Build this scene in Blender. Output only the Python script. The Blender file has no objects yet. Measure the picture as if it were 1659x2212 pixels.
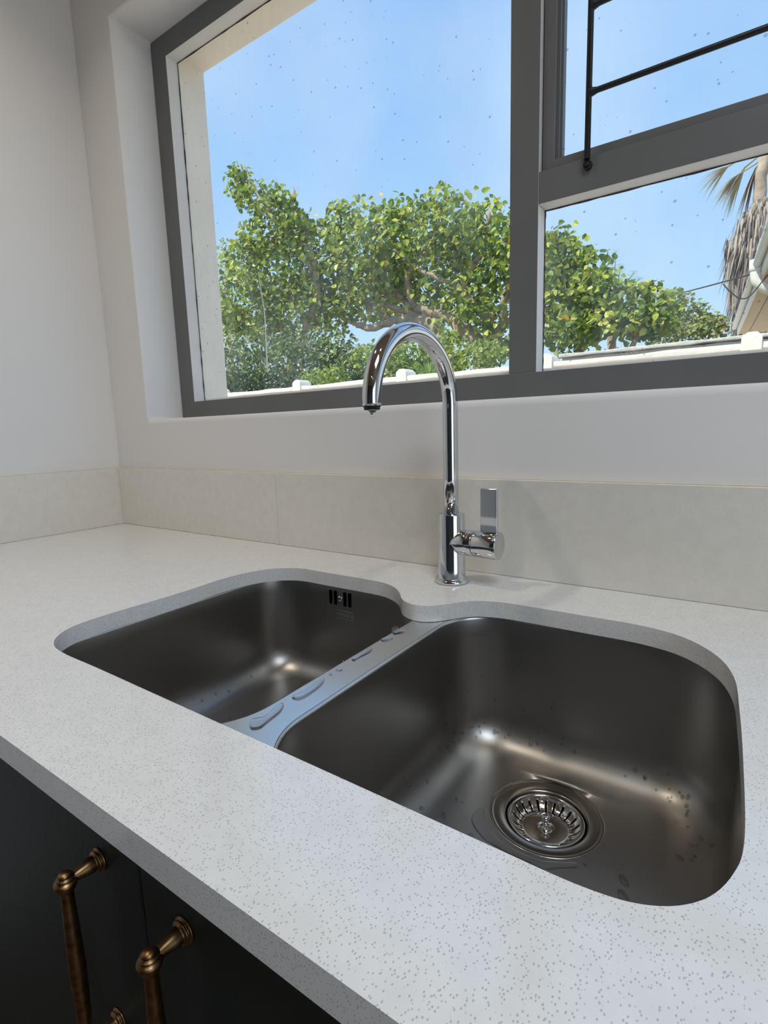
import bpy, bmesh, math, random
from mathutils import Vector, Matrix
from mathutils.bvhtree import BVHTree

random.seed(7)
PI = math.pi
Z0 = 0.9                      # the worktop surface is 0.9 m above the floor; everything below is built with the worktop at z = 0
scene = bpy.context.scene
COL = scene.collection

# ------------------------------------------------------------------ camera
F_PX = 1143.95
cam_d = bpy.data.cameras.new('camera')
cam = bpy.data.objects.new('camera', cam_d)
COL.objects.link(cam)
cam_d.sensor_fit = 'HORIZONTAL'
cam_d.sensor_width = 36.0
cam_d.lens = F_PX / 1659.0 * 36.0
cam_d.clip_start = 0.01
cam_d.clip_end = 500
yaw, pitch, roll = 0.6063101752615153, -0.15565468518782669, -0.030645787752857846
fw = Vector((-math.sin(yaw) * math.cos(pitch), math.cos(yaw) * math.cos(pitch), math.sin(pitch)))
r0 = Vector((math.cos(yaw), math.sin(yaw), 0))
u0 = r0.cross(fw)
rr = r0 * math.cos(roll) + u0 * math.sin(roll)
uu = -r0 * math.sin(roll) + u0 * math.cos(roll)
M = Matrix((rr, uu, -fw)).transposed().to_4x4()
M.translation = Vector((1.39249, -0.76405, 0.23235))
cam.matrix_world = M
scene.camera = cam

# ------------------------------------------------------------------ view
vs = scene.view_settings
scene.display_settings.display_device = 'sRGB'
vs.view_transform = 'Standard'
vs.look = 'None'
vs.gamma = 1.0
vs.use_curve_mapping = False
vs.exposure = 0.0

# ------------------------------------------------------------------ sky
SKY_STRENGTH = 1.18
world = bpy.data.worlds.new('sky')
scene.world = world
world.use_nodes = True
nt = world.node_tree
nt.nodes.clear()
wo = nt.nodes.new('ShaderNodeOutputWorld')
bg = nt.nodes.new('ShaderNodeBackground')
tc = nt.nodes.new('ShaderNodeTexCoord')
sx = nt.nodes.new('ShaderNodeSeparateXYZ')
rp = nt.nodes.new('ShaderNodeValToRGB')
nz = nt.nodes.new('ShaderNodeTexNoise')
mx = nt.nodes.new('ShaderNodeMixRGB')
rn = nt.nodes.new('ShaderNodeValToRGB')
nt.links.new(tc.outputs['Generated'], sx.inputs[0])
nt.links.new(sx.outputs['Z'], rp.inputs[0])
els = rp.color_ramp.elements
els[0].position = 0.0
els[0].color = (0.30, 0.30, 0.27, 1)
els[1].position = 0.02
els[1].color = (0.62, 0.80, 0.93, 1)
for p, c in ((0.18, (0.47, 0.69, 0.93, 1)), (0.40, (0.335, 0.56, 0.90, 1)), (0.62, (0.27, 0.48, 0.87, 1)), (1.0, (0.20, 0.40, 0.82, 1))):
    e = els.new(p)
    e.color = c
nz.inputs['Scale'].default_value = 2.2
nz.inputs['Detail'].default_value = 5
nt.links.new(tc.outputs['Generated'], nz.inputs['Vector'])
nt.links.new(nz.outputs['Fac'], rn.inputs[0])
rn.color_ramp.elements[0].position = 0.45
rn.color_ramp.elements[0].color = (0, 0, 0, 1)
rn.color_ramp.elements[1].position = 0.85
rn.color_ramp.elements[1].color = (0.6, 0.6, 0.6, 1)
nt.links.new(rn.outputs[0], mx.inputs[0])
nt.links.new(rp.outputs[0], mx.inputs[1])
mx.inputs[2].default_value = (0.72, 0.85, 0.97, 1)
nt.links.new(mx.outputs[0], bg.inputs[0])
bg.inputs[1].default_value = SKY_STRENGTH
nt.links.new(bg.outputs[0], wo.inputs[0])

# ------------------------------------------------------------------ sun and the big light sources
def light(name, kind, loc, energy, color, target=None, size=None, size_y=None, spread=None):
    d = bpy.data.lights.new(name, kind)
    d.energy = energy
    d.color = color
    if kind == 'AREA':
        d.shape = 'RECTANGLE' if size_y else 'DISK'
        d.size = size
        if size_y:
            d.size_y = size_y
        if spread:
            d.spread = spread
    o = bpy.data.objects.new(name, d)
    COL.objects.link(o)
    o.location = loc
    if target is not None:
        o.rotation_euler = (Vector(target) - Vector(loc)).to_track_quat('-Z', 'Y').to_euler()
    return o

sun = light('sun', 'SUN', (0, 0, 20), 5.2, (1.0, 0.92, 0.78))
sun.rotation_euler = Vector((0.35, 0.50, -0.79)).to_track_quat('-Z', 'Y').to_euler()
sun.data.angle = 0.01
# added unseen fill lights, at the right wall's opening and in the ceiling opening
light('added_fill_right', 'AREA', (3.75, -1.75, 0.35), 11, (0.86, 0.93, 1.0), (0.6, -0.9, 0.1), 1.6, 1.9)
light('added_fill_overhead', 'AREA', (1.95, -1.02, 1.70), 14.8, (0.74, 0.88, 1.0), (1.95, -1.02, 0.0), 0.8, 0.5)
DOWNLIGHT_W = 1.1

# ------------------------------------------------------------------ materials
def mat(name):
    m = bpy.data.materials.new(name)
    m.use_nodes = True
    n = m.node_tree
    b = n.nodes['Principled BSDF']
    return m, n, b

def basic(name, col, rough=0.5, metal=0.0, spec=0.5, noise=None, bump=None, coat=0.0):
    """noise=(scale, amount): slow albedo variation; bump=(scale, strength)"""
    m, n, b = mat(name)
    b.inputs['Base Color'].default_value = (*col, 1)
    b.inputs['Roughness'].default_value = rough
    b.inputs['Metallic'].default_value = metal
    b.inputs['Specular IOR Level'].default_value = spec
    b.inputs['Coat Weight'].default_value = coat
    t = n.nodes.new('ShaderNodeTexCoord')
    if noise:
        x = n.nodes.new('ShaderNodeTexNoise')
        x.inputs['Scale'].default_value = noise[0]
        x.inputs['Detail'].default_value = 6
        n.links.new(t.outputs['Object'], x.inputs['Vector'])
        r = n.nodes.new('ShaderNodeValToRGB')
        a = noise[1]
        r.color_ramp.elements[0].position = 0.3
        r.color_ramp.elements[1].position = 0.7
        r.color_ramp.elements[0].color = (*[max(0, c * (1 - a)) for c in col], 1)
        r.color_ramp.elements[1].color = (*[min(1, c * (1 + a)) for c in col], 1)
        n.links.new(x.outputs['Fac'], r.inputs[0])
        n.links.new(r.outputs[0], b.inputs['Base Color'])
    if bump:
        y = n.nodes.new('ShaderNodeTexNoise')
        y.inputs['Scale'].default_value = bump[0]
        y.inputs['Detail'].default_value = 5
        n.links.new(t.outputs['Object'], y.inputs['Vector'])
        bp = n.nodes.new('ShaderNodeBump')
        bp.inputs['Strength'].default_value = bump[1]
        bp.inputs['Distance'].default_value = 0.01
        n.links.new(y.outputs['Fac'], bp.inputs['Height'])
        n.links.new(bp.outputs[0], b.inputs['Normal'])
    return m

def quartz(name, base, dark, rough, thr=0.16):
    m, n, b = mat(name)
    t = n.nodes.new('ShaderNodeTexCoord')
    v = n.nodes.new('ShaderNodeTexVoronoi')
    v.inputs['Scale'].default_value = 640
    mpv = n.nodes.new('ShaderNodeMapping')
    mpv.inputs['Scale'].default_value = (1.0, 0.7, 1.0)
    mpv.inputs['Rotation'].default_value = (0, 0, 0.6)
    n.links.new(t.outputs['Object'], mpv.inputs[0])
    n.links.new(mpv.outputs[0], v.inputs['Vector'])
    r = n.nodes.new('ShaderNodeValToRGB')
    r.color_ramp.elements[0].position = thr
    r.color_ramp.elements[0].color = (1, 1, 1, 1)
    r.color_ramp.elements[1].position = thr + 0.07
    r.color_ramp.elements[1].color = (0, 0, 0, 1)
    n.links.new(v.outputs['Distance'], r.inputs[0])
    # only some of the cells carry a grain
    sp = n.nodes.new('ShaderNodeSeparateColor')
    n.links.new(v.outputs['Color'], sp.inputs[0])
    g = n.nodes.new('ShaderNodeMath')
    g.operation = 'GREATER_THAN'
    g.inputs[1].default_value = 0.35
    n.links.new(sp.outputs[0], g.inputs[0])
    mu = n.nodes.new('ShaderNodeMath')
    mu.operation = 'MULTIPLY'
    n.links.new(r.outputs[0], mu.inputs[0])
    n.links.new(g.outputs[0], mu.inputs[1])
    x = n.nodes.new('ShaderNodeTexNoise')
    x.inputs['Scale'].default_value = 60
    x.inputs['Detail'].default_value = 8
    n.links.new(t.outputs['Object'], x.inputs['Vector'])
    c2 = n.nodes.new('ShaderNodeValToRGB')
    c2.color_ramp.elements[0].position = 0.35
    c2.color_ramp.elements[0].color = (*[c * 0.95 for c in base], 1)
    c2.color_ramp.elements[1].position = 0.65
    c2.color_ramp.elements[1].color = (*base, 1)
    n.links.new(x.outputs['Fac'], c2.inputs[0])
    mi = n.nodes.new('ShaderNodeMixRGB')
    n.links.new(mu.outputs[0], mi.inputs[0])
    n.links.new(c2.outputs[0], mi.inputs[1])
    mi.inputs[2].default_value = (*dark, 1)
    n.links.new(mi.outputs[0], b.inputs['Base Color'])
    b.inputs['Roughness'].default_value = rough
    b.inputs['Specular IOR Level'].default_value = 0.75
    return m

def brushed(name, col, rough, stretch=(8, 8, 400), amount=0.08, bstr=0.03):
    m, n, b = mat(name)
    b.inputs['Metallic'].default_value = 1.0
    b.inputs['Base Color'].default_value = (*col, 1)
    t = n.nodes.new('ShaderNodeTexCoord')
    mp = n.nodes.new('ShaderNodeMapping')
    mp.inputs['Scale'].default_value = stretch
    x = n.nodes.new('ShaderNodeTexNoise')
    x.inputs['Scale'].default_value = 1.0
    x.inputs['Detail'].default_value = 4
    n.links.new(t.outputs['Object'], mp.inputs[0])
    n.links.new(mp.outputs[0], x.inputs['Vector'])
    mr = n.nodes.new('ShaderNodeMapRange')
    mr.inputs['To Min'].default_value = rough - amount
    mr.inputs['To Max'].default_value = rough + amount
    n.links.new(x.outputs['Fac'], mr.inputs[0])
    n.links.new(mr.outputs[0], b.inputs['Roughness'])
    if bstr:
        bp = n.nodes.new('ShaderNodeBump')
        bp.inputs['Strength'].default_value = bstr
        bp.inputs['Distance'].default_value = 0.001
        n.links.new(x.outputs['Fac'], bp.inputs['Height'])
        n.links.new(bp.outputs[0], b.inputs['Normal'])
    return m

def leafmat(name, stops, transl=0.45, rough=0.45):
    m, n, b = mat(name)
    g = n.nodes.new('ShaderNodeNewGeometry')
    r = n.nodes.new('ShaderNodeValToRGB')
    r.color_ramp.interpolation = 'CONSTANT' if len(stops) > 4 else 'LINEAR'
    while len(r.color_ramp.elements) < len(stops):
        r.color_ramp.elements.new(0.5)
    for e, (p, c) in zip(r.color_ramp.elements, stops):
        e.position = p
        e.color = (*c, 1)
    n.links.new(g.outputs['Random Per Island'], r.inputs[0])
    n.links.new(r.outputs[0], b.inputs['Base Color'])
    b.inputs['Roughness'].default_value = rough
    tr = n.nodes.new('ShaderNodeBsdfTranslucent')
    n.links.new(r.outputs[0], tr.inputs[0])
    ms = n.nodes.new('ShaderNodeMixShader')
    ms.inputs[0].default_value = transl
    n.links.new(b.outputs[0], ms.inputs[1])
    n.links.new(tr.outputs[0], ms.inputs[2])
    n.links.new(ms.outputs[0], n.nodes['Material Output'].inputs[0])
    return m

def glassmat(name, dirt=1.0):
    m = bpy.data.materials.new(name)
    m.use_nodes = True
    n = m.node_tree
    n.nodes.clear()
    out = n.nodes.new('ShaderNodeOutputMaterial')
    tr = n.nodes.new('ShaderNodeBsdfTransparent')
    tr.inputs[0].default_value = (0.97, 0.99, 0.985, 1)
    gl = n.nodes.new('ShaderNodeBsdfGlossy')
    gl.inputs['Roughness'].default_value = 0.0
    lw = n.nodes.new('ShaderNodeLayerWeight')
    pw = n.nodes.new('ShaderNodeMath')
    pw.operation = 'POWER'
    pw.inputs[1].default_value = 5.0
    n.links.new(lw.outputs['Facing'], pw.inputs[0])
    fr = n.nodes.new('ShaderNodeMapRange')
    fr.inputs['To Min'].default_value = 0.02
    fr.inputs['To Max'].default_value = 0.9
    n.links.new(pw.outputs[0], fr.inputs[0])
    m1 = n.nodes.new('ShaderNodeMixShader')
    n.links.new(fr.outputs[0], m1.inputs[0])
    n.links.new(tr.outputs[0], m1.inputs[1])
    n.links.new(gl.outputs[0], m1.inputs[2])
    # salt film and dust: thin light scatter, streaked downwards
    di = n.nodes.new('ShaderNodeBsdfTranslucent')
    di.inputs[0].default_value = (0.85, 0.9, 0.92, 1)
    t = n.nodes.new('ShaderNodeTexCoord')
    mp = n.nodes.new('ShaderNodeMapping')
    mp.inputs['Scale'].default_value = (6, 1, 1.8)
    nz = n.nodes.new('ShaderNodeTexNoise')
    nz.inputs['Scale'].default_value = 1.6
    nz.inputs['Detail'].default_value = 8
    nz.inputs['Roughness'].default_value = 0.65
    n.links.new(t.outputs['Object'], mp.inputs[0])
    n.links.new(mp.outputs[0], nz.inputs['Vector'])
    ra = n.nodes.new('ShaderNodeMapRange')
    ra.inputs['From Min'].default_value = 0.42
    ra.inputs['From Max'].default_value = 0.80
    ra.inputs['To Min'].default_value = 0.008
    ra.inputs['To Max'].default_value = 0.085 * dirt
    n.links.new(nz.outputs['Fac'], ra.inputs[0])
    m2 = n.nodes.new('ShaderNodeMixShader')
    n.links.new(ra.outputs[0], m2.inputs[0])
    n.links.new(m1.outputs[0], m2.inputs[1])
    n.links.new(di.outputs[0], m2.inputs[2])
    # dark specks of dried dirt
    vo = n.nodes.new('ShaderNodeTexVoronoi')
    vo.inputs['Scale'].default_value = 64
    vo.inputs['Randomness'].default_value = 1.0
    n.links.new(t.outputs['Object'], vo.inputs['Vector'])
    sp = n.nodes.new('ShaderNodeSeparateColor')
    n.links.new(vo.outputs['Color'], sp.inputs[0])
    sz = n.nodes.new('ShaderNodeMapRange')
    sz.inputs['From Min'].default_value = 0.55
    sz.inputs['From Max'].default_value = 1.0
    sz.inputs['To Min'].default_value = 0.0
    sz.inputs['To Max'].default_value = 0.15
    n.links.new(sp.outputs[0], sz.inputs[0])
    lt = n.nodes.new('ShaderNodeMath')
    lt.operation = 'LESS_THAN'
    n.links.new(vo.outputs['Distance'], lt.inputs[0])
    n.links.new(sz.outputs[0], lt.inputs[1])
    mu = n.nodes.new('ShaderNodeMath')
    mu.operation = 'MULTIPLY'
    mu.inputs[1].default_value = 0.42
    n.links.new(lt.outputs[0], mu.inputs[0])
    dk = n.nodes.new('ShaderNodeBsdfDiffuse')
    dk.inputs[0].default_value = (0.16, 0.20, 0.24, 1)
    m3 = n.nodes.new('ShaderNodeMixShader')
    n.links.new(mu.outputs[0], m3.inputs[0])
    n.links.new(m2.outputs[0], m3.inputs[1])
    n.links.new(dk.outputs[0], m3.inputs[2])
    n.links.new(m3.outputs[0], out.inputs[0])
    return m

def watermat():
    m, n, b = mat('clear_water')
    b.inputs['Base Color'].default_value = (1, 1, 1, 1)
    b.inputs['Roughness'].default_value = 0.0
    b.inputs['IOR'].default_value = 1.38
    b.inputs['Transmission Weight'].default_value = 1.0
    return m

def beadmat():
    m = bpy.data.materials.new('water_bead')
    m.use_nodes = True
    n = m.node_tree
    n.nodes.clear()
    out = n.nodes.new('ShaderNodeOutputMaterial')
    tr = n.nodes.new('ShaderNodeBsdfTransparent')
    tr.inputs[0].default_value = (0.76, 0.77, 0.78, 1)
    gl = n.nodes.new('ShaderNodeBsdfGlossy')
    gl.inputs['Roughness'].default_value = 0.02
    lw = n.nodes.new('ShaderNodeLayerWeight')
    pw = n.nodes.new('ShaderNodeMath')
    pw.operation = 'POWER'
    pw.inputs[1].default_value = 3.0
    n.links.new(lw.outputs['Facing'], pw.inputs[0])
    mr = n.nodes.new('ShaderNodeMapRange')
    mr.inputs['To Min'].default_value = 0.07
    mr.inputs['To Max'].default_value = 0.95
    n.links.new(pw.outputs[0], mr.inputs[0])
    ms = n.nodes.new('ShaderNodeMixShader')
    n.links.new(mr.outputs[0], ms.inputs[0])
    n.links.new(tr.outputs[0], ms.inputs[1])
    n.links.new(gl.outputs[0], ms.inputs[2])
    n.links.new(ms.outputs[0], out.inputs[0])
    return m

MT = {}
MT['plaster'] = basic('painted_plaster', (0.83, 0.805, 0.785), 0.85, spec=0.2, noise=(3, 0.015), bump=(220, 0.03))
MT['render'] = basic('exterior_render_cream', (0.88, 0.79, 0.69), 0.9, spec=0.2, noise=(8, 0.03), bump=(60, 0.12))
MT['frame'] = basic('grey_window_paint', (0.155, 0.155, 0.152), 0.45, spec=0.4, noise=(12, 0.05), bump=(40, 0.04))
MT['framepale'] = basic('pale_rebate_paint', (0.72, 0.70, 0.68), 0.6, spec=0.3, noise=(12, 0.04))
MT['putty'] = basic('glazing_seal', (0.09, 0.075, 0.06), 0.9, spec=0.1, noise=(120, 0.5))
MT['quartz'] = quartz('speckled_quartz', (0.86, 0.845, 0.82), (0.53, 0.53, 0.52), 0.11, 0.25)
MT['splash'] = quartz('speckled_quartz_upstand', (0.82, 0.775, 0.70), (0.60, 0.57, 0.51), 0.28)
MT['edge_strip'] = basic('lit_edge_cream', (0.72, 0.66, 0.55), 0.6)  # cream tone for the light caught along the upstand's top
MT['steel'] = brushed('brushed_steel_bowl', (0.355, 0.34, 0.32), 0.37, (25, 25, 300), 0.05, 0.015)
MT['steelrim'] = brushed('steel_rim', (0.66, 0.67, 0.68), 0.25, (60, 8, 8), 0.04, 0.0)
MT['drainsteel'] = brushed('drain_steel', (0.42, 0.39, 0.36), 0.22, (60, 60, 60), 0.05, 0.0)
MT['basket'] = brushed('polished_basket_steel', (0.62, 0.59, 0.55), 0.12, (60, 60, 60), 0.04, 0.0)
MT['chrome'] = basic('chrome', (0.68, 0.69, 0.70), 0.045, metal=1.0)
MT['black'] = basic('black_rubber', (0.012, 0.012, 0.012), 0.5)
MT['void'] = basic('dark_opening', (0.004, 0.004, 0.004), 1.0, spec=0.0)
MT['cab'] = basic('dark_green_lacquer', (0.014, 0.021, 0.018), 0.5, spec=0.3, noise=(20, 0.08), bump=(120, 0.05))
MT['carc'] = basic('dark_carcass_board', (0.03, 0.033, 0.032), 0.7)
MT['brass'] = basic('antique_brass', (0.24, 0.14, 0.062), 0.34, metal=1.0, noise=(140, 0.45))
MT['iron'] = basic('black_painted_iron', (0.018, 0.018, 0.020), 0.4, spec=0.4)
MT['farwall'] = basic('dark_blue_green_paint', (0.045, 0.055, 0.065), 0.7, noise=(4, 0.05))
MT['floor'] = basic('timber_floor', (0.10, 0.06, 0.04), 0.5, noise=(6, 0.3))
MT['ceiling'] = basic('timber_ceiling', (0.30, 0.215, 0.15), 0.6, noise=(6, 0.2))
MT['whitewall'] = basic('limewashed_wall', (0.86, 0.81, 0.74), 0.9, spec=0.1, noise=(10, 0.05), bump=(30, 0.4))
MT['greywall'] = basic('weathered_render', (0.62, 0.58, 0.52), 0.95, spec=0.1, noise=(14, 0.12), bump=(45, 0.5))
MT['bark'] = basic('bark', (0.44, 0.34, 0.26), 0.9, spec=0.1, noise=(9, 0.35), bump=(20, 0.8))
MT['soil'] = basic('sandy_ground', (0.55, 0.47, 0.36), 1.0, spec=0.0, noise=(2, 0.2))
MT['paintwhite'] = basic('white_gloss_paint', (0.86, 0.86, 0.84), 0.4, noise=(7, 0.05))
MT['beige'] = basic('beige_soffit_board', (0.66, 0.55, 0.41), 0.8, spec=0.1, noise=(5, 0.06))
MT['rooftile'] = basic('grey_fibre_cement_roof', (0.42, 0.40, 0.38), 0.9, noise=(5, 0.1))
MT['poly'] = basic('cloudy_polycarbonate', (0.62, 0.72, 0.80), 0.35, noise=(9, 0.15))
MT['palmtrunk'] = basic('palm_trunk_bark', (0.42, 0.34, 0.27), 0.95, spec=0.1, noise=(6, 0.3), bump=(12, 0.8))
MT['thatch'] = leafmat('dry_palm_skirt', [(0.0, (0.46, 0.40, 0.34)), (0.25, (0.20, 0.17, 0.155)), (0.5, (0.50, 0.43, 0.36)), (0.7, (0.14, 0.115, 0.105)), (0.85, (0.30, 0.25, 0.22))], 0.15, 0.8)
MT['leaf'] = leafmat('broad_leaf', [(0.0, (0.13, 0.21, 0.045)), (0.24, (0.22, 0.32, 0.06)), (0.44, (0.36, 0.46, 0.05)), (0.60, (0.54, 0.60, 0.07)),
                                    (0.74, (0.26, 0.36, 0.09)), (0.86, (0.68, 0.70, 0.16)), (0.994, (0.90, 0.50, 0.05))], 0.42)
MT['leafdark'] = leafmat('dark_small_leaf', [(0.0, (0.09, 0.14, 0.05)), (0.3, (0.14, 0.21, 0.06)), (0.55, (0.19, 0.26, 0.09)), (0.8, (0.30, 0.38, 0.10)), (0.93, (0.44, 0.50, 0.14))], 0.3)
MT['leafhedge'] = leafmat('yellow_green_small_leaf', [(0.0, (0.36, 0.46, 0.09)), (0.3, (0.26, 0.36, 0.09)), (0.6, (0.52, 0.60, 0.14)), (0.85, (0.18, 0.26, 0.07)), (0.93, (0.65, 0.66, 0.25))], 0.45)
MT['leafgrey'] = leafmat('olive_small_leaf', [(0.0, (0.30, 0.37, 0.13)), (0.3, (0.42, 0.47, 0.16)), (0.6, (0.22, 0.30, 0.11)), (0.85, (0.54, 0.50, 0.22)), (0.94, (0.60, 0.40, 0.18))], 0.35)
MT['frond'] = leafmat('green_frond', [(0.0, (0.24, 0.42, 0.08)), (0.5, (0.38, 0.52, 0.12)), (0.8, (0.16, 0.30, 0.07)), (1.0, (0.5, 0.58, 0.2))], 0.4)
MT['frondpalm'] = leafmat('palm_frond_mix', [(0.0, (0.30, 0.36, 0.14)), (0.4, (0.48, 0.42, 0.24)), (0.7, (0.55, 0.45, 0.28)), (1.0, (0.30, 0.24, 0.17))], 0.3)
MT['glass'] = glassmat('dusty_window_glass')
MT['water'] = watermat()
MT['bead'] = beadmat()
MT['mark'] = basic('pale_dried_drip', (0.85, 0.88, 0.88), 0.8)
MT['cable'] = basic('black_cable', (0.05, 0.045, 0.045), 0.6)
m_, n_, b_ = mat('warm_lamp_glow')
b_.inputs['Emission Color'].default_value = (1.0, 0.72, 0.42, 1)
b_.inputs['Emission Strength'].default_value = 20
MT['lamp'] = m_

# ------------------------------------------------------------------ object helpers
ORG = {}

def tag(o, label=None, cat=None, group=None, kind=None):
    if label: o['label'] = label
    if cat: o['category'] = cat
    if group: o['group'] = group
    if kind: o['kind'] = kind
    return o

def empty(name, loc, label=None, cat=None, group=None, kind=None):
    o = bpy.data.objects.new(name, None)
    o.empty_display_size = 0.05
    COL.objects.link(o)
    o.location = loc
    ORG[o.name] = Vector(loc)
    return tag(o, label, cat, group, kind)

def obj(name, bm, mats, parent=None, smooth=False, bevel=0.0, label=None, cat=None, group=None, kind=None, segs=2, angle=None):
    """bm carries scene coordinates; the object's origin goes to its parent's origin, or to its own bottom centre"""
    if isinstance(mats, str): mats = [mats]
    if parent is not None:
        org = ORG[parent.name]
    else:
        xs = [v.co for v in bm.verts]
        org = Vector(((min(v.x for v in xs) + max(v.x for v in xs)) / 2, (min(v.y for v in xs) + max(v.y for v in xs)) / 2, min(v.z for v in xs)))
    bmesh.ops.translate(bm, verts=bm.verts, vec=-org)
    me = bpy.data.meshes.new(name)
    if smooth:
        for f in bm.faces: f.smooth = True
    bm.to_mesh(me)
    bm.free()
    for m in mats: me.materials.append(MT[m])
    o = bpy.data.objects.new(name, me)
    COL.objects.link(o)
    ORG[o.name] = org.copy()
    if parent is not None: o.parent = parent
    else: o.location = org
    if bevel:
        b = o.modifiers.new('bevel', 'BEVEL')
        b.width = bevel
        b.segments = segs
        b.limit_method = 'ANGLE'
        b.angle_limit = math.radians(angle or 35)
        for p in me.polygons: p.use_smooth = True
        w = o.modifiers.new('wn', 'WEIGHTED_NORMAL')
    return tag(o, label, cat, group, kind)

def copy_tree(o, parent=None):
    c = o.copy()
    COL.objects.link(c)
    if parent is not None: c.parent = parent
    for ch in list(o.children): copy_tree(ch, c)
    return c

def box(bm, x0, x1, y0, y1, z0, z1, mi=0):
    v = [bm.verts.new(p) for p in ((x0, y0, z0), (x1, y0, z0), (x1, y1, z0), (x0, y1, z0), (x0, y0, z1), (x1, y0, z1), (x1, y1, z1), (x0, y1, z1))]
    for q in ((0, 3, 2, 1), (4, 5, 6, 7), (0, 1, 5, 4), (1, 2, 6, 5), (2, 3, 7, 6), (3, 0, 4, 7)):
        f = bm.faces.new([v[i] for i in q])
        f.material_index = mi
    return bm

def B(*a): return box(bmesh.new(), *a)

def frame_xz(bm, ox0, ox1, oz0, oz1, ix0, ix1, iz0, iz1, y0, y1, mi=0, mi_in=None):
    """a rectangular ring in the x-z plane, thick from y0 to y1"""
    O = [(ox0, oz0), (ox1, oz0), (ox1, oz1), (ox0, oz1)]
    I = [(ix0, iz0), (ix1, iz0), (ix1, iz1), (ix0, iz1)]
    vs_ = [[bm.verts.new((x, y, z)) for x, z in P] for y in (y0, y1) for P in (O, I)]
    of, inf, ob, ib = vs_
    for i in range(4):
        j = (i + 1) % 4
        for k, q in enumerate(((of[i], of[j], inf[j], inf[i]), (ob[j], ob[i], ib[i], ib[j]), (of[j], of[i], ob[i], ob[j]), (inf[i], inf[j], ib[j], ib[i]))):
            f = bm.faces.new(q)
            f.material_index = mi_in if (k == 3 and mi_in is not None) else mi
    return bm

def basis(d):
    d = Vector(d).normalized()
    a = Vector((0, 0, 1)) if abs(d.z) < 0.9 else Vector((1, 0, 0))
    u = d.cross(a).normalized()
    return u, d.cross(u).normalized(), d

def lathe(bm, prof, org=(0, 0, 0), axis=(0, 0, 1), n=48, cap0=True, cap1=True, mi=0):
    """prof: list of (radius, distance along axis)"""
    u, v, d = basis(axis)
    org = Vector(org)
    rings = []
    for r, h in prof:
        rings.append([bm.verts.new(org + d * h + (u * math.cos(2 * PI * i / n) + v * math.sin(2 * PI * i / n)) * r) for i in range(n)])
    for a, b in zip(rings, rings[1:]):
        for i in range(n):
            f = bm.faces.new((a[i], a[(i + 1) % n], b[(i + 1) % n], b[i]))
            f.material_index = mi
            f.smooth = True
    if cap0: bm.faces.new(rings[0][::-1]).material_index = mi
    if cap1: bm.faces.new(rings[-1]).material_index = mi
    return bm

def tube(bm, pts, rad, n=12, cap=True, mi=0):
    pts = [Vector(p) for p in pts]
    if not isinstance(rad, (list, tuple)): rad = [rad] * len(pts)
    d0 = (pts[1] - pts[0]).normalized()
    u, v, _ = basis(d0)
    rings = []
    for i, p in enumerate(pts):
        d = (pts[min(i + 1, len(pts) - 1)] - pts[max(i - 1, 0)]).normalized()
        u = (u - d * u.dot(d)).normalized()
        v = d.cross(u)
        rings.append([bm.verts.new(p + (u * math.cos(2 * PI * k / n) + v * math.sin(2 * PI * k / n)) * rad[i]) for k in range(n)])
    for a, b in zip(rings, rings[1:]):
        for i in range(n):
            f = bm.faces.new((a[i], a[(i + 1) % n], b[(i + 1) % n], b[i]))
            f.smooth = True
            f.material_index = mi
    if cap:
        bm.faces.new(rings[0][::-1]).material_index = mi
        bm.faces.new(rings[-1]).material_index = mi
    return bm

def catmull(P, k=6, closed=True):
    out = []
    n = len(P)
    rng = range(n) if closed else range(n - 1)
    for i in rng:
        g = lambda j: Vector(P[j % n]) if closed else Vector(P[max(0, min(n - 1, j))])
        p0, p1, p2, p3 = g(i - 1), g(i), g(i + 1), g(i + 2)
        for s in range(k):
            t = s / k
            out.append(0.5 * ((2 * p1) + (p2 - p0) * t + (2 * p0 - 5 * p1 + 4 * p2 - p3) * t * t + (3 * p1 - p0 - 3 * p2 + p3) * t ** 3))
    if not closed: out.append(Vector(P[-1]))
    return out

def fillet_poly(corners, seg=10):
    """corners: (x, y, radius) of a polygon; each corner rounded with an arc"""
    out = []
    n = len(corners)
    for i in range(n):
        p = Vector(corners[i][:2]); r = corners[i][2]
        a = Vector(corners[i - 1][:2]) - p; b = Vector(corners[(i + 1) % n][:2]) - p
        if r <= 0:
            out.append(p); continue
        ua, ub = a.normalized(), b.normalized()
        half = math.acos(max(-1, min(1, ua.dot(ub)))) / 2
        t = r / math.tan(half)
        p0, p1 = p + ua * t, p + ub * t
        c = p + (ua + ub).normalized() * (r / math.sin(half))
        a0 = math.atan2(*(p0 - c).yx); a1 = math.atan2(*(p1 - c).yx)
        da = (a1 - a0 + PI) % (2 * PI) - PI
        for k in range(seg + 1):
            an = a0 + da * k / seg
            out.append(c + Vector((math.cos(an), math.sin(an))) * r)
    return out

def slab_with_hole(bm, outer, hole, z0, z1):
    """outer, hole: lists of 2-D points"""
    for z, flip in ((z1, False), (z0, True)):
        vo = [bm.verts.new((p[0], p[1], z)) for p in outer]
        vh = [bm.verts.new((p[0], p[1], z)) for p in hole]
        ed = [bm.edges.new((vo[i], vo[(i + 1) % len(vo)])) for i in range(len(vo))] + [bm.edges.new((vh[i], vh[(i + 1) % len(vh)])) for i in range(len(vh))]
        bmesh.ops.triangle_fill(bm, use_beauty=True, use_dissolve=False, edges=ed, normal=(0, 0, -1 if flip else 1))
        if not flip: to, th = vo, vh
        else: bo, bh = vo, vh
    for t, b in ((to, bo), (th, bh)):
        for i in range(len(t)):
            j = (i + 1) % len(t)
            bm.faces.new((t[i], b[i], b[j], t[j]))
    bmesh.ops.recalc_face_normals(bm, faces=bm.faces)
    return bm

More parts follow.
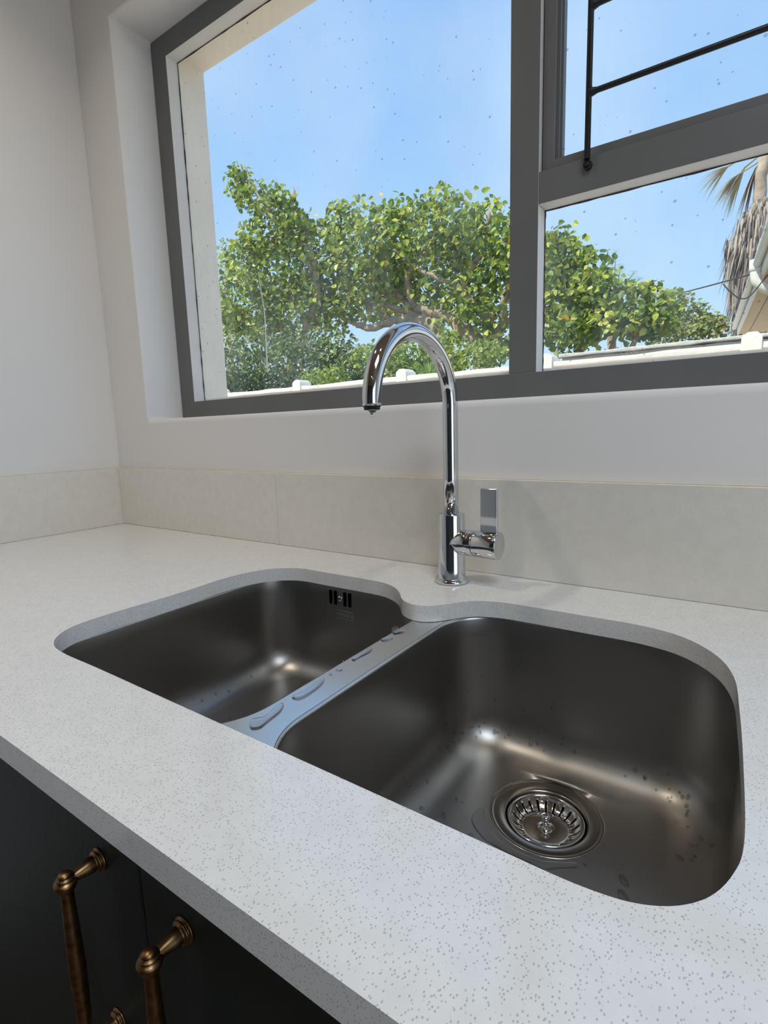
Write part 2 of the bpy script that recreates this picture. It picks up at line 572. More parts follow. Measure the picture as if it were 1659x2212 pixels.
# ------------------------------------------------------------------ the room
XR, YB, CEIL, FL = 3.6, -3.2, 1.62, -0.9
obj('floor', B(-0.25, XR + 0.15, YB - 0.15, 0.2, FL - 0.1, FL), 'floor', kind='structure')
bm = bmesh.new()
XS0, XS1, YS0, YS1 = 1.55, 2.35, -1.27, -0.77          # opening added for the overhead fill light
box(bm, -0.25, XS0, YB - 0.15, 0.24, CEIL, CEIL + 0.1); box(bm, XS1, XR + 0.15, YB - 0.15, 0.24, CEIL, CEIL + 0.1)
box(bm, XS0, XS1, YB - 0.15, YS0, CEIL, CEIL + 0.1); box(bm, XS0, XS1, YS1, 0.24, CEIL, CEIL + 0.1)
obj('ceiling', bm, 'ceiling', kind='structure')
obj('wall_left', B(-0.25, -0.015, YB - 0.15, 0.226, FL, CEIL), 'plaster', kind='structure')
# back wall: plaster skin with the deep window opening, cream outer skin with the outer reveal
bm = bmesh.new()
frame_xz(bm, -0.0151, XR, FL, CEIL, 0.138, 2.89, 0.273, 1.166, 0.015, 0.1495, 0)
w = obj('wall_back', bm, ['plaster'], kind='structure', bevel=0.009, segs=4)
bm = bmesh.new()
frame_xz(bm, -0.25, XR, FL - 0.1, CEIL + 0.05, 0.1935, 2.835, 0.325, 1.134, 0.1495, 0.226, 0)
obj('wall_outer', bm, ['render'], kind='structure', bevel=0.003)
# right wall with an opening added for the fill light, solid rear wall
bm = bmesh.new()
box(bm, XR, XR + 0.15, YB, -2.6, FL, CEIL); box(bm, XR, XR + 0.15, -0.9, 0.0149, FL, CEIL); box(bm, XR, XR + 0.15, -2.6, -0.9, 1.3, CEIL)
obj('wall_right', bm, 'plaster', kind='structure')
bm = bmesh.new()
box(bm, -0.015, XR, YB - 0.15, YB, FL, CEIL)
obj('wall_front', bm, 'farwall', kind='structure')

# ------------------------------------------------------------------ window
FY, GY = 0.1157, 0.1482
M0, M1 = 1.0475, 1.0945            # first mullion
TZ0, TZ1 = 0.572, 0.619            # transom
win = empty('window_1', (1.5, 0.13, 0.273), kind='structure')
bm = bmesh.new()
frame_xz(bm, 0.139, 2.889, 0.2735, 1.1655, 0.1945, 2.833, 0.3175, 1.118, FY, FY + 0.0338, 0, 1)
obj('window_frame', bm, ['frame', 'framepale'], win, bevel=0.0012)
bm = bmesh.new()
box(bm, M0, M1, FY, FY + 0.0338, 0.3176, 1.1179)
for f in bm.faces:
    if abs(f.normal.x) > 0.9 or True:
        f.normal_update()
        if abs(f.normal.x) > 0.9: f.material_index = 1
obj('mullion', bm, ['frame', 'framepale'], win, bevel=0.0012)
bm = bmesh.new()
box(bm, 1.93, 1.977, FY, FY + 0.0338, 0.3176, 1.1179)
obj('mullion', bm, ['frame', 'framepale'], win, bevel=0.0012)
bm = bmesh.new()
box(bm, M1 + 0.0002, 1.9298, FY, FY + 0.0338, TZ0, TZ1)
for f in bm.faces:
    f.normal_update()
    if f.normal.z < -0.9: f.material_index = 1
obj('transom', bm, ['frame', 'framepale'], win, bevel=0.0012)
# opening sash above the transom: stepped mouldings
sa = obj('sash', frame_xz(bmesh.new(), M1 + 0.002, 1.927, TZ1 + 0.001, 1.116, M1 + 0.0205, 1.91, TZ1 + 0.0155, 1.09, FY + 0.010, FY + 0.036), ['frame'], win, bevel=0.001)
obj('sash_moulding', frame_xz(bmesh.new(), M1 + 0.020, 1.911, TZ1 + 0.015, 1.091, M1 + 0.0255, 1.905, TZ1 + 0.019, 1.086, FY + 0.0165, FY + 0.036), ['frame'], sa, bevel=0.0008)
obj('sash_bead', frame_xz(bmesh.new(), M1 + 0.025, 1.906, TZ1 + 0.0185, 1.087, M1 + 0.0285, 1.901, TZ1 + 0.0215, 1.083, FY + 0.0225, FY + 0.036), ['frame'], sa, bevel=0.0006)
# glazing seals: thin dark uneven line around each pane
def edge_strip(x0, x1, z0, z1, y):
    bm = bmesh.new()
    rnd = random.Random(int(x0 * 999) + int(z0 * 77))
    for (a, b) in (((x0, z0), (x0, z1)), ((x0, z1), (x1, z1)), ((x1, z1), (x1, z0)), ((x1, z0), (x0, z0))):
        n = 40
        pts = []; rad = []
        for i in range(n + 1):
            t = i / n
            pts.append((a[0] + (b[0] - a[0]) * t, y, a[1] + (b[1] - a[1]) * t)); rad.append(0.0009 + 0.0013 * rnd.random() ** 2)
        tube(bm, pts, rad, 6)
    return bm
panes = [('pane', 0.1945, M0, 0.3175, 1.118, GY), ('pane', M1, 1.93, 0.3175, TZ0, GY), ('pane', 1.977, 2.833, 0.3175, 1.118, GY)]
for nm, x0, x1, z0, z1, y in panes:
    p = obj('glass_pane', B(x0 + 0.0005, x1 - 0.0005, y, y + 0.004, z0 + 0.0005, z1 - 0.0005), 'glass', win)
    obj('glazing_seal', edge_strip(x0 + 0.0005, x1 - 0.0005, z0 + 0.0005, z1 - 0.0005, y - 0.0006), 'putty', p)
p = obj('glass_pane', B(M1 + 0.0285, 1.901, FY + 0.030, FY + 0.034, TZ1 + 0.0215, 1.083), 'glass', sa)
# dried paint run on the large pane
bm = bmesh.new()
pts = catmull([(0.428, GY - 0.0012, 0.60), (0.433, GY - 0.0012, 0.555), (0.4395, GY - 0.0012, 0.505), (0.4385, GY - 0.0012, 0.44), (0.437, GY - 0.0012, 0.378)], 6, False)
tube(bm, pts, [0.0005 + 0.0012 * i / len(pts) for i in range(len(pts))], 6)
tube(bm, [(0.4385, GY - 0.0012, 0.435), (0.452, GY - 0.0012, 0.446)], 0.0005, 6)
obj('dried_drip', bm, 'mark', win, label='pale dried drip running down the large pane')

# burglar bars in front of the opening sash
gr = empty('burglar_bars', (1.169, FY - 0.006, 0.60), 'black wrought-iron burglar bars screwed across the small upper sash, right of the mullion', 'burglar bars')
YBAR = FY - 0.0075
bm = bmesh.new(); tube(bm, [(1.1685, YBAR, 0.613), (1.1685, YBAR, 1.105)], 0.0042, 14); obj('upright_bar', bm, 'iron', gr)
bm = bmesh.new(); tube(bm, [(1.855, YBAR, 0.613), (1.855, YBAR, 1.105)], 0.0042, 14); obj('upright_bar', bm, 'iron', gr)
for z in (0.7005, 0.8105, 0.9205, 1.0305):
    bm = bmesh.new()
    tube(bm, [(1.1685, YBAR, z), (1.174, YBAR, z), (1.180, YBAR, z), (1.844, YBAR, z), (1.850, YBAR, z), (1.855, YBAR, z)], [0.0068, 0.0056, 0.0040, 0.0040, 0.0056, 0.0068], 14)
    obj('cross_bar', bm, 'iron', gr)
for x in (1.1685, 1.855):
    bm = bmesh.new()
    lathe(bm, [(0.0062, -0.0005), (0.0064, 0.0045), (0.0056, 0.0075)], (x, FY, 0.6065), (0, -1, 0), 20)
    lg = obj('fixing_lug', bm, 'iron', gr)
    bm = bmesh.new()
    lathe(bm, [(0.0034, 0.007), (0.0034, 0.0088), (0.0022, 0.0100)], (x, FY, 0.6065), (0, -1, 0), 12)
    obj('screw_head', bm, 'iron', lg)

# ------------------------------------------------------------------ upstands, worktop
obj('upstand', B(-0.0149, -0.0001, -0.95, 0.0149, 0.0002, 0.1505), 'splash', bevel=0.0012, label='speckled quartz upstand along the left wall, short return in the corner', cat='backsplash')
UP = bpy.data.objects['upstand']
obj('lit_edge_strip', B(-0.0150, -0.0085, -0.95, 0.0085, 0.1502, 0.1522), 'edge_strip', UP, bevel=0.0008)  # strip added to colour in the upstand's lit top edge, likewise on the others
UP2 = obj('upstand', B(0.0001, 0.5929, 0.0001, 0.0149, 0.0002, 0.1505), 'splash', bevel=0.0012, label='speckled quartz upstand below the window, piece between corner and joint', cat='backsplash')
obj('lit_edge_strip', B(-0.0085, 0.5932, 0.0085, 0.0150, 0.1502, 0.1522), 'edge_strip', UP2, bevel=0.0008)
UP3 = obj('upstand', B(0.5937, 3.2, 0.0001, 0.0149, 0.0002, 0.1505), 'splash', bevel=0.0012, label='long speckled quartz upstand piece running behind the tap', cat='backsplash')
obj('lit_edge_strip', B(0.5937, 3.2, 0.0085, 0.0150, 0.1502, 0.1522), 'edge_strip', UP3, bevel=0.0008)
TH = 0.0222
hole = catmull([(0.704, -0.30), (0.700, -0.235), (0.7065, -0.185), (0.726, -0.146), (0.765, -0.1215), (0.83, -0.120), (0.90, -0.120), (0.940, -0.122), (0.968, -0.133), (0.989, -0.150), (1.007, -0.172), (1.022, -0.183),
                (1.041, -0.187), (1.058, -0.180), (1.072, -0.165), (1.088, -0.144), (1.108, -0.129), (1.140, -0.121), (1.18, -0.120), (1.25, -0.120), (1.300, -0.121), (1.343, -0.134), (1.376, -0.168), (1.393, -0.215), (1.3985, -0.28), (1.402, -0.36),
                (1.4035, -0.435), (1.399, -0.467), (1.387, -0.493), (1.366, -0.510), (1.336, -0.5165), (1.28, -0.5165), (1.15, -0.5155), (1.0, -0.5145), (0.86, -0.5135), (0.785, -0.5135), (0.748, -0.507), (0.721, -0.489), (0.7055, -0.460), (0.702, -0.42), (0.7035, -0.36)], 6)
SE = [(0.6085, 0.0145), (0.6045, -0.233), (0.6215, -0.45), (0.633, -0.6198)]     # slightly wandering joint
bm = slab_with_hole(bmesh.new(), [(0.606, 0.0148), (0.606, -0.62), (3.2, -0.62), (3.2, 0.0148)], hole, -TH, 0.0)
obj('worktop', bm, 'quartz', bevel=0.0016, segs=3, angle=50, label='white speckled quartz worktop with the double sink cut-out', cat='countertop')
bm = B(-0.0149, 0.6049, -0.62, 0.0148, -TH, 0.0)
obj('worktop', bm, 'quartz', bevel=0.0010, segs=2, label='white quartz worktop piece filling the corner left of the joint', cat='countertop')

# ------------------------------------------------------------------ sink
def rrect(x0, x1, y0, y1, rad, seg=14):
    """rad: corner radii (x1y1, x0y1, x0y0, x1y0) counter-clockwise"""
    return fillet_poly([(x1, y1, rad[0]), (x0, y1, rad[1]), (x0, y0, rad[2]), (x1, y0, rad[3])], seg)

ZR = -TH - 0.0006
sink = empty('double_sink', (1.05, -0.315, -0.2), 'brushed steel one-and-three-quarter bowl sink mounted under the worktop', 'sink')
BOWLS = []
def bowl(x0, x1, y0, y1, rad, zf, dc, label):
    bm = bmesh.new()
    loops = []
    taper = 0.004
    R = 0.047
    def loop(ins, z):
        pts = rrect(x0 + ins, x1 - ins, y0 + ins, y1 - ins, [max(0.012, r - ins * 0.75) for r in rad], 14)
        # subdivide straights so the floor fan stays even
        out = []
        n = len(pts)
        for i in range(n):
            a, b = pts[i], pts[(i + 1) % n]
            k = 10 if (i % 15) == 14 else 1
            for s in range(k): out.append(a.lerp(b, s / k))
        return [bm.verts.new((p.x, p.y, z)) for p in out]
    loops.append(loop(0.0002, ZR - 0.0030))
    loops.append(loop(0.0006, ZR - 0.0045))
    h = zf + R
    for i in range(1, 7):
        t = i / 6
        loops.append(loop(0.0006 + taper * t, ZR - 0.0045 + (h - ZR + 0.0045) * t))
    for i in range(1, 13):
        a = PI / 2 * i / 12
        loops.append(loop(0.0006 + taper + R * (1 - math.cos(a)), h - R * math.sin(a)))
    for a, b in zip(loops, loops[1:]):
        n = len(a)
        for i in range(n): bm.faces.new((a[i], b[i], b[(i + 1) % n], a[(i + 1) % n]))
    last = loops[-1]
    n = len(last)
    rd = 0.0615
    circ = []
    for v in last:
        an = math.atan2(v.co.y - dc[1], v.co.x - dc[0])
        circ.append(Vector((dc[0] + rd * math.cos(an), dc[1] + rd * math.sin(an), zf - 0.0035)))
    prev = last
    for s in range(1, 9):
        t = s / 8
        cur = [bm.verts.new(Vector((*last[i].co.xy.lerp(circ[i].xy, t), zf - 0.0035 * t))) for i in range(n)]
        for i in range(n): bm.faces.new((prev[i], cur[i], cur[(i + 1) % n], prev[(i + 1) % n]))
        prev = cur
    bmesh.ops.recalc_face_normals(bm, faces=bm.faces)
    if sum(f.normal.z for f in bm.faces) < 0: bmesh.ops.reverse_faces(bm, faces=bm.faces)
    BOWLS.append(BVHTree.FromBMesh(bm))
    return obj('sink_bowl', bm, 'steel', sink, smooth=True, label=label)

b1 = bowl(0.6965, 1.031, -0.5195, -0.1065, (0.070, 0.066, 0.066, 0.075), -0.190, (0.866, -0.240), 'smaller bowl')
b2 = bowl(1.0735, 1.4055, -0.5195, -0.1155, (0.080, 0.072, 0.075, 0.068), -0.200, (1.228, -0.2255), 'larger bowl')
# rim plate under the stone, seen as the divider bar
bm = bmesh.new()
outl = fillet_poly([(1.43, -0.085, 0.08), (0.675, -0.085, 0.08), (0.675, -0.545, 0.08), (1.43, -0.545, 0.08)], 8)
def lip(i, d):
    q = ((0.6965, 1.031, -0.5195, -0.1065, (0.070, 0.066, 0.066, 0.075)), (1.0735, 1.4055, -0.5195, -0.1155, (0.080, 0.072, 0.075, 0.068)))[i]
    return rrect(q[0] + d, q[1] - d, q[2] + d, q[3] - d, [r - d for r in q[4]], 14)
h1, h2 = lip(0, -0.0028), lip(1, -0.0028)
vo = [bm.verts.new((p[0], p[1], ZR)) for p in outl]
hs = [[bm.verts.new((p[0], p[1], ZR)) for p in h] for h in (h1, h2)]
ed = []
for lp in [vo] + hs: ed += [bm.edges.new((lp[i], lp[(i + 1) % len(lp)])) for i in range(len(lp))]
bmesh.ops.triangle_fill(bm, use_beauty=True, use_dissolve=False, edges=ed, normal=(0, 0, 1))
rim_bvh = BVHTree.FromBMesh(bm)
for k_, lp in enumerate(hs):
    prev = lp
    for d, dz_ in ((-0.0016, 0.0002), (-0.0007, 0.0008), (-0.0001, 0.0018), (0.0003, 0.0034)):
        cur = [bm.verts.new((p.x, p.y, ZR - dz_)) for p in lip(k_, d)]
        for i in range(len(lp)): bm.faces.new((prev[i], cur[i], cur[(i + 1) % len(lp)], prev[(i + 1) % len(lp)])).smooth = True
        prev = cur
obj('rim', bm, 'steelrim', sink)

# overflow in the back wall of the smaller bowl
YO = -0.1065 - 0.0015
def pill(bm, cx, cz, w_, h_, y0, y1):
    pts = fillet_poly([(cx - w_ / 2, cz - h_ / 2, w_ * .42), (cx + w_ / 2, cz - h_ / 2, w_ * .42), (cx + w_ / 2, cz + h_ / 2, w_ * .42), (cx - w_ / 2, cz + h_ / 2, w_ * .42)], 5)
    a = [bm.verts.new((p.x, y0, p.y)) for p in pts]; b = [bm.verts.new((p.x, y1, p.y)) for p in pts]
    bm.faces.new(a); bm.faces.new(b[::-1])
    for i in range(len(a)): bm.faces.new((a[i], b[i], b[(i + 1) % len(a)], a[(i + 1) % len(a)]))
    bmesh.ops.recalc_face_normals(bm, faces=bm.faces)
    return bm
for cx_ in (0.8225, 0.8328, 0.8530, 0.8632):
    obj('overflow_slot', pill(bmesh.new(), cx_, -0.0455, 0.0062, 0.0245, YO + 0.004, YO - 0.0003), 'void', sink)
bm = bmesh.new()
lathe(bm, [(0.0052, -0.001), (0.0052, 0.0006), (0.0040, 0.0018), (0.0020, 0.0025), (0.0004, 0.0027)], (0.8430, YO, -0.0455), (0, -1, 0), 24)
sc = obj('overflow_screw', bm, 'chrome', sink)
obj('screw_slot', B(0.8405, 0.8455, YO - 0.0030, YO - 0.0020, -0.0459, -0.0451), 'void', sc)
# stamped maker's plate: frame lines and lettering barely raised from the steel
bm = bmesh.new()
YS = YO - 0.0011
for x0, x1, z in ((0.8335, 0.8705, -0.0665), (0.8335, 0.8705, -0.0795)): box(bm, x0, x1, YS, YS + 0.0012, z - 0.0003, z + 0.0003)
for x in (0.8335, 0.8700): box(bm, x, x + 0.0005, YS, YS + 0.0012, -0.0795, -0.0665)
stamp = obj('stamped_plate', bm, 'steelrim', sink)
tcu = bpy.data.curves.new('stamp_text', 'FONT')
tcu.body = 'FRANKE'; tcu.size = 0.0088; tcu.extrude = 0.0003; tcu.align_x = 'CENTER'; tcu.space_character = 1.1
to = bpy.data.objects.new('stamp_text', tcu)
COL.objects.link(to)
bpy.context.view_layer.update()
tm = bpy.data.meshes.new_from_object(to.evaluated_get(bpy.context.evaluated_depsgraph_get()))
bpy.data.objects.remove(to)
bm = bmesh.new(); bm.from_mesh(tm)
bmesh.ops.transform(bm, matrix=Matrix.Translation((0.852, YS + 0.0004, -0.0762)) @ Matrix.Rotation(PI / 2, 4, 'X'), verts=bm.verts)
obj('stamped_lettering', bm, 'steelrim', stamp)

# waste: flange in the floor of the larger bowl, lift-out basket strainer
DC = (1.228, -0.2255)
ZD = -0.2035
dr = empty('drain_flange', (DC[0], DC[1], ZD), None)
dr.parent = sink; dr.location = Vector((DC[0], DC[1], ZD)) - Vector((1.05, -0.315, -0.2)); ORG[dr.name] = Vector((DC[0], DC[1], ZD))
bm = bmesh.new()
lathe(bm, [(0.0622, -0.0006), (0.0620, 0.0003), (0.0606, 0.0007), (0.0596, -0.0004), (0.0585, 0.0001), (0.0560, -0.0002), (0.0472, -0.0030), (0.0462, -0.0022), (0.0448, -0.0026), (0.0440, -0.0045), (0.0436, -0.010), (0.041, -0.022), (0.036, -0.030), (0.034, -0.060)], (DC[0], DC[1], ZD), (0, 0, 1), 96, False, True)
obj('flange_ring', bm, 'drainsteel', dr)
st = empty('basket_strainer', (DC[0], DC[1], ZD - 0.016), 'round slotted steel basket strainer sitting in the larger sink bowl drain', 'strainer')
bm = bmesh.new()
prof = [(0.0424, -0.0062), (0.0420, -0.0040), (0.0404, -0.0034), (0.0388, -0.0042), (0.0376, -0.0062), (0.0360, -0.0085), (0.0345, -0.0105), (0.0325, -0.0125), (0.0305, -0.0142), (0.0285, -0.0152), (0.0265, -0.0156), (0.0250, -0.0152), (0.0238, -0.0149), (0.012, -0.0147), (0.0005, -0.0146)]
NS = 22; per = 8; n = NS * per
org = Vector((DC[0], DC[1], ZD))
rings = [[bm.verts.new(org + Vector((r * math.cos(2 * PI * i / n), r * math.sin(2 * PI * i / n), h))) for i in range(n)] for r, h in prof]
for j, (a, b) in enumerate(zip(rings, rings[1:])):
    for i in range(n):
        if 5 <= j <= 9 and (i % per) in ((3, 4) if 5 < j < 9 else (3, 4)): continue
        f = bm.faces.new((a[i], a[(i + 1) % n], b[(i + 1) % n], b[i])); f.smooth = True
bmesh.ops.recalc_face_normals(bm, faces=bm.faces)
bk = obj('basket', bm, 'basket', st)
sl = bk.modifiers.new('thickness', 'SOLIDIFY'); sl.thickness = 0.0008
bm = bmesh.new()
lathe(bm, [(0.0062, -0.0150), (0.0056, -0.0138), (0.0032, -0.0128), (0.0030, -0.0050), (0.0046, -0.0040), (0.0052, -0.0022), (0.0046, -0.0008), (0.0026, 0.0), (0.0003, 0.0002)], (DC[0], DC[1], ZD), (0, 0, 1), 32)
obj('pull_knob', bm, 'chrome', st)
bm = bmesh.new()
lathe(bm, [(0.030, -0.031), (0.030, -0.028)], (DC[0], DC[1], ZD), (0, 0, 1), 32)
obj('rubber_stopper', bm, 'black', st)

# ------------------------------------------------------------------ tap
TX, TY = 1.0305, -0.066
tap = empty('kitchen_tap', (TX, TY, 0), 'tall chrome swan-neck mixer tap standing behind the sink divider', 'tap')
bm = bmesh.new()
lathe(bm, [(0.0248, 0.0002), (0.0258, 0.0012), (0.0262, 0.0030), (0.0258, 0.0052), (0.0246, 0.0064), (0.0206, 0.0070), (0.0204, 0.0078), (0.0203, 0.1035), (0.0200, 0.1048), (0.0190, 0.1052), (0.0125, 0.1054)], (TX, TY, 0), (0, 0, 1), 72)
obj('tap_body', bm, 'chrome', tap, bevel=0)
# swan neck: straight riser, half circle forwards, cut square
AR, AZ = 0.0915, 0.2625
an = math.radians(2.5)
dxy = Vector((-math.sin(an), -math.cos(an), 0))
pts = [Vector((TX, TY, 0.100)), Vector((TX, TY, 0.16)), Vector((TX, TY, 0.21)), Vector((TX, TY, 0.24))]
for i in range(0, 49):
    a = PI * i / 48
    pts.append(Vector((TX, TY, AZ)) + dxy * (AR * (1 - math.cos(a))) + Vector((0, 0, AR * math.sin(a))))
pts.append(pts[-1] + Vector((0, 0, -0.003)))
bm = bmesh.new()
tube(bm, pts, 0.01125, 40)
obj('spout', bm, 'chrome', tap)
tip = pts[-1]
bm = bmesh.new()
lathe(bm, [(0.0108, 0.0), (0.0108, 0.0012), (0.0096, 0.0016), (0.0096, 0.0042), (0.0085, 0.0048), (0.0004, 0.0044)], tip, (0, 0, -1), 40)
obj('aerator', bm, 'black', tap)
AXZ = 0.0625
bm = bmesh.new()
lathe(bm, [(0.0192, -0.002), (0.0192, 0.0372), (0.0186, 0.0380), (0.0178, 0.0382)], (TX, TY, AXZ), (1, 0, 0), 72)
obj('valve_arm', bm, 'chrome', tap)
bm = bmesh.new()
lathe(bm, [(0.0182, 0.0376), (0.0182, 0.0398)], (TX, TY, AXZ), (1, 0, 0), 48)
obj('shadow_gap_ring', bm, 'black', tap)
bm = bmesh.new()
lathe(bm, [(0.0183, 0.0393), (0.0195, 0.0396), (0.0199, 0.0403), (0.0203, 0.0745), (0.0201, 0.0756), (0.0194, 0.0762), (0.0186, 0.0762)], (TX, TY, AXZ), (1, 0, 0), 72)
cap = obj('handle_cap', bm, 'chrome', tap)
bm = B(TX + 0.0478, TX + 0.0738, TY - 0.0040, TY + 0.0015, AXZ + 0.0185, 0.1445)
obj('lever', bm, 'chrome', cap, bevel=0.0014, segs=3)
# the drop about to fall
bm = bmesh.new()
lathe(bm, [(0.0055, -0.0002), (0.0052, 0.0010), (0.0036, 0.0022), (0.0031, 0.0036), (0.0033, 0.0052), (0.0026, 0.0068), (0.0010, 0.0076), (0.0001, 0.0077)], tip + Vector((0.001, -0.0005, -0.0046)), (0, 0, -1), 24)
obj('hanging_drop', bm, 'water', label='drop of clear water hanging from the tap outlet', cat='water drop')

# ------------------------------------------------------------------ base cabinets
YD = -0.600
cab = empty('sink_cabinet', (1.065, -0.3, FL), 'dark green base cabinet with two doors under the sink', 'cabinet')
bm = bmesh.new()
XC0, XC1 = 0.615, 1.515
box(bm, XC0, XC0 + 0.018, YD + 0.020, -0.02, FL + 0.1, -TH - 0.0004); box(bm, XC1 - 0.018, XC1, YD + 0.020, -0.02, FL + 0.1, -TH - 0.0004)
box(bm, XC0 + 0.018, XC1 - 0.018, YD + 0.020, -0.02, FL + 0.1, FL + 0.118)
box(bm, XC0 + 0.018, XC1 - 0.018, YD + 0.020, YD + 0.04, -0.10, -TH - 0.0004)
box(bm, XC0, XC1, YD + 0.06, YD + 0.075, FL, FL + 0.1)
obj('carcass', bm, 'carc', cab)
def pull_handle(x, parent, lab=None):
    bm = bmesh.new()
    zt, zb = -0.0790, -0.2215
    yb = YD - 0.0245
    for z in (zt, zb):
        lathe(bm, [(0.0090, 0.0), (0.0091, 0.0010), (0.0086, 0.0016), (0.0070, 0.0018), (0.0070, 0.0025), (0.0080, 0.0028), (0.0081, 0.0036), (0.0076, 0.0041), (0.0058, 0.0043), (0.0057, 0.0052), (0.0060, 0.0070), (0.0055, 0.0105), (0.0044, 0.0155), (0.0034, 0.0200), (0.0032, 0.0235)], (x, YD, z), (0, -1, 0), 32)
    # turned bar with ringed end caps
    L = zt - zb
    e = [(0.0002, 0.0072), (0.0034, 0.0070), (0.0043, 0.0062), (0.0045, 0.0054), (0.0041, 0.0050), (0.0042, 0.0044), (0.0058, 0.0040), (0.0062, 0.0033), (0.0060, 0.0027), (0.0054, 0.0024), (0.0056, 0.0018), (0.0071, 0.0014), (0.0077, 0.0004), (0.0077, -0.0010), (0.0073, -0.0026), (0.0062, -0.0050), (0.0047, -0.0064), (0.0044, -0.0080), (0.0045, -0.020), (0.0053, -0.045), (0.0058, -L / 2)]
    prof = [(r, -h) for r, h in e]
    prof += [(r, L + h) for r, h in reversed(e[:-1])]
    lathe(bm, prof, (x, yb, zt), (0, 0, -1), 32, False, False)
    return obj('pull_handle', bm, 'brass', parent)
for x0, x1, hx in ((XC0 + 0.002, 1.0638, 1.0105), (1.0662, XC1 - 0.002, 1.1145)):
    d = obj('cabinet_door', B(x0, x1, YD, YD + 0.0195, FL + 0.105, -TH - 0.004), 'cab', cab, bevel=0.0012)
    pull_handle(hx, d)
cab2 = empty('base_cabinet', (0.30, -0.3, FL), 'dark green base cabinet left of the sink cabinet, running to the corner', 'cabinet')
bm = bmesh.new()
box(bm, -0.014, 0.612, YD + 0.020, -0.02, FL + 0.1, -TH - 0.0004)
box(bm, -0.014, 0.612, YD + 0.06, YD + 0.075, FL, FL + 0.1)
obj('carcass', bm, 'carc', cab2)
obj('cabinet_door', B(-0.013, 0.611, YD, YD + 0.0195, FL + 0.105, -TH - 0.004), 'cab', cab2, bevel=0.0012)
cab3 = empty('base_cabinet', (2.2, -0.3, FL), 'dark green base cabinet right of the sink cabinet', 'cabinet')
bm = bmesh.new()
box(bm, 1.518, 3.19, YD + 0.020, -0.02, FL + 0.1, -TH - 0.0004)
obj('carcass', bm, 'carc', cab3)
for x0, x1 in ((1.52, 2.07), (2.074, 2.63), (2.634, 3.188)):
    obj('cabinet_door', B(x0, x1, YD, YD + 0.0195, FL + 0.105, -TH - 0.004), 'cab', cab3, bevel=0.0012)

# ------------------------------------------------------------------ ceiling downlights
lamp0 = None
LP = [(0.45, -0.62), (1.50, -0.58), (1.60, -2.1), (2.35, -2.1)]
LN = ['nearest the corner by the window', 'above the sink', 'the left one of the rear row', 'the right one of the rear row']
for (x, y), nm in zip(LP, LN):
    if lamp0 is None:
        l = empty('ceiling_light', (x, y, CEIL), None)
        bm = bmesh.new(); lathe(bm, [(0.030, 0.0), (0.048, 0.0), (0.048, 0.004), (0.044, 0.006), (0.031, 0.004)], (x, y, CEIL), (0, 0, -1), 40, False, False)
        obj('lamp_trim', bm, 'paintwhite', l)
        bm = bmesh.new(); lathe(bm, [(0.0305, 0.0005), (0.0305, 0.003), (0.022, 0.006), (0.001, 0.007)], (x, y, CEIL), (0, 0, -1), 32)
        obj('lamp_glass', bm, 'lamp', l)
        lamp0 = l
    else:
        l = copy_tree(lamp0); l.location = (x, y, CEIL)
    d_ = light('downlight_beam', 'AREA', (x, y, CEIL - 0.012), DOWNLIGHT_W * (2.3 if (x < 1 and y > -1) else 1.0), (1.0, 0.88, 0.72), (x, y, 0), 0.055, None, math.radians(115))
    tag(l, 'small warm recessed ceiling downlight, ' + nm, 'ceiling light', 'recessed downlights')

# ------------------------------------------------------------------ water on the steel
def puddle(name, pts, z, h, label, group=None, cat='water', tree=None):
    """flat blob of water with a rounded meniscus"""
    P = catmull([(x, y) for x, y in pts], 5)
    c = Vector((sum(p.x for p in P) / len(P), sum(p.y for p in P) / len(P)))
    area = sum(P[i - 1].x * P[i].y - P[i].x * P[i - 1].y for i in range(len(P)))
    if area < 0: P.reverse()
    n = len(P)
    nor = []
    for i in range(n):
        d = (P[(i + 1) % n] - P[i - 1]).normalized()
        nor.append(Vector((d.y, -d.x)))
    bm = bmesh.new()
    def zs(p):
        if tree is None: return z
        hit = tree.ray_cast(Vector((p.x, p.y, -0.1)), Vector((0, 0, -1)))[0]
        return (hit.z if hit is not None else z) + 0.00005
    rings = []
    for ins, hh in ((0, 0), (0.0, h * .35), (0.0003, h * .7), (0.0008, h * .93), (0.0014, h)):
        rings.append([bm.verts.new((*(P[i] - nor[i] * ins), zs(P[i] - nor[i] * ins) + hh)) for i in range(n)])
    for a, b in zip(rings, rings[1:]):
        for i in range(n): bm.faces.new((a[i], a[(i + 1) % n], b[(i + 1) % n], b[i])).smooth = True
    ed = [bm.edges.get((rings[-1][i], rings[-1][(i + 1) % n])) for i in range(n)]
    bmesh.ops.triangle_fill(bm, use_beauty=True, use_dissolve=False, edges=ed, normal=(0, 0, 1))
    return obj(name, bm, 'water', label=label, cat=cat, group=group)
G1 = 'puddles on the sink divider'
zz = ZR + 0.00005
puddle('water_puddle', [(1.0415, -0.4771), (1.0382, -0.4708), (1.0443, -0.4620), (1.0418, -0.4512), (1.0401, -0.4384), (1.0435, -0.437), (1.0503, -0.4475), (1.0533, -0.4657), (1.0545, -0.4771), (1.0488, -0.4819)], zz, 0.0016, 'boot-shaped puddle on the divider, the one nearest the front of the worktop', G1)
puddle('water_puddle', [(1.0395, -0.4212), (1.0422, -0.4128), (1.0426, -0.4006), (1.0406, -0.3875), (1.0385, -0.3756), (1.0456, -0.3808), (1.0501, -0.396), (1.0513, -0.4123), (1.0489, -0.422), (1.0431, -0.4239)], zz, 0.0016, 'long fat puddle on the divider with a hooked far end, second from the front', G1)
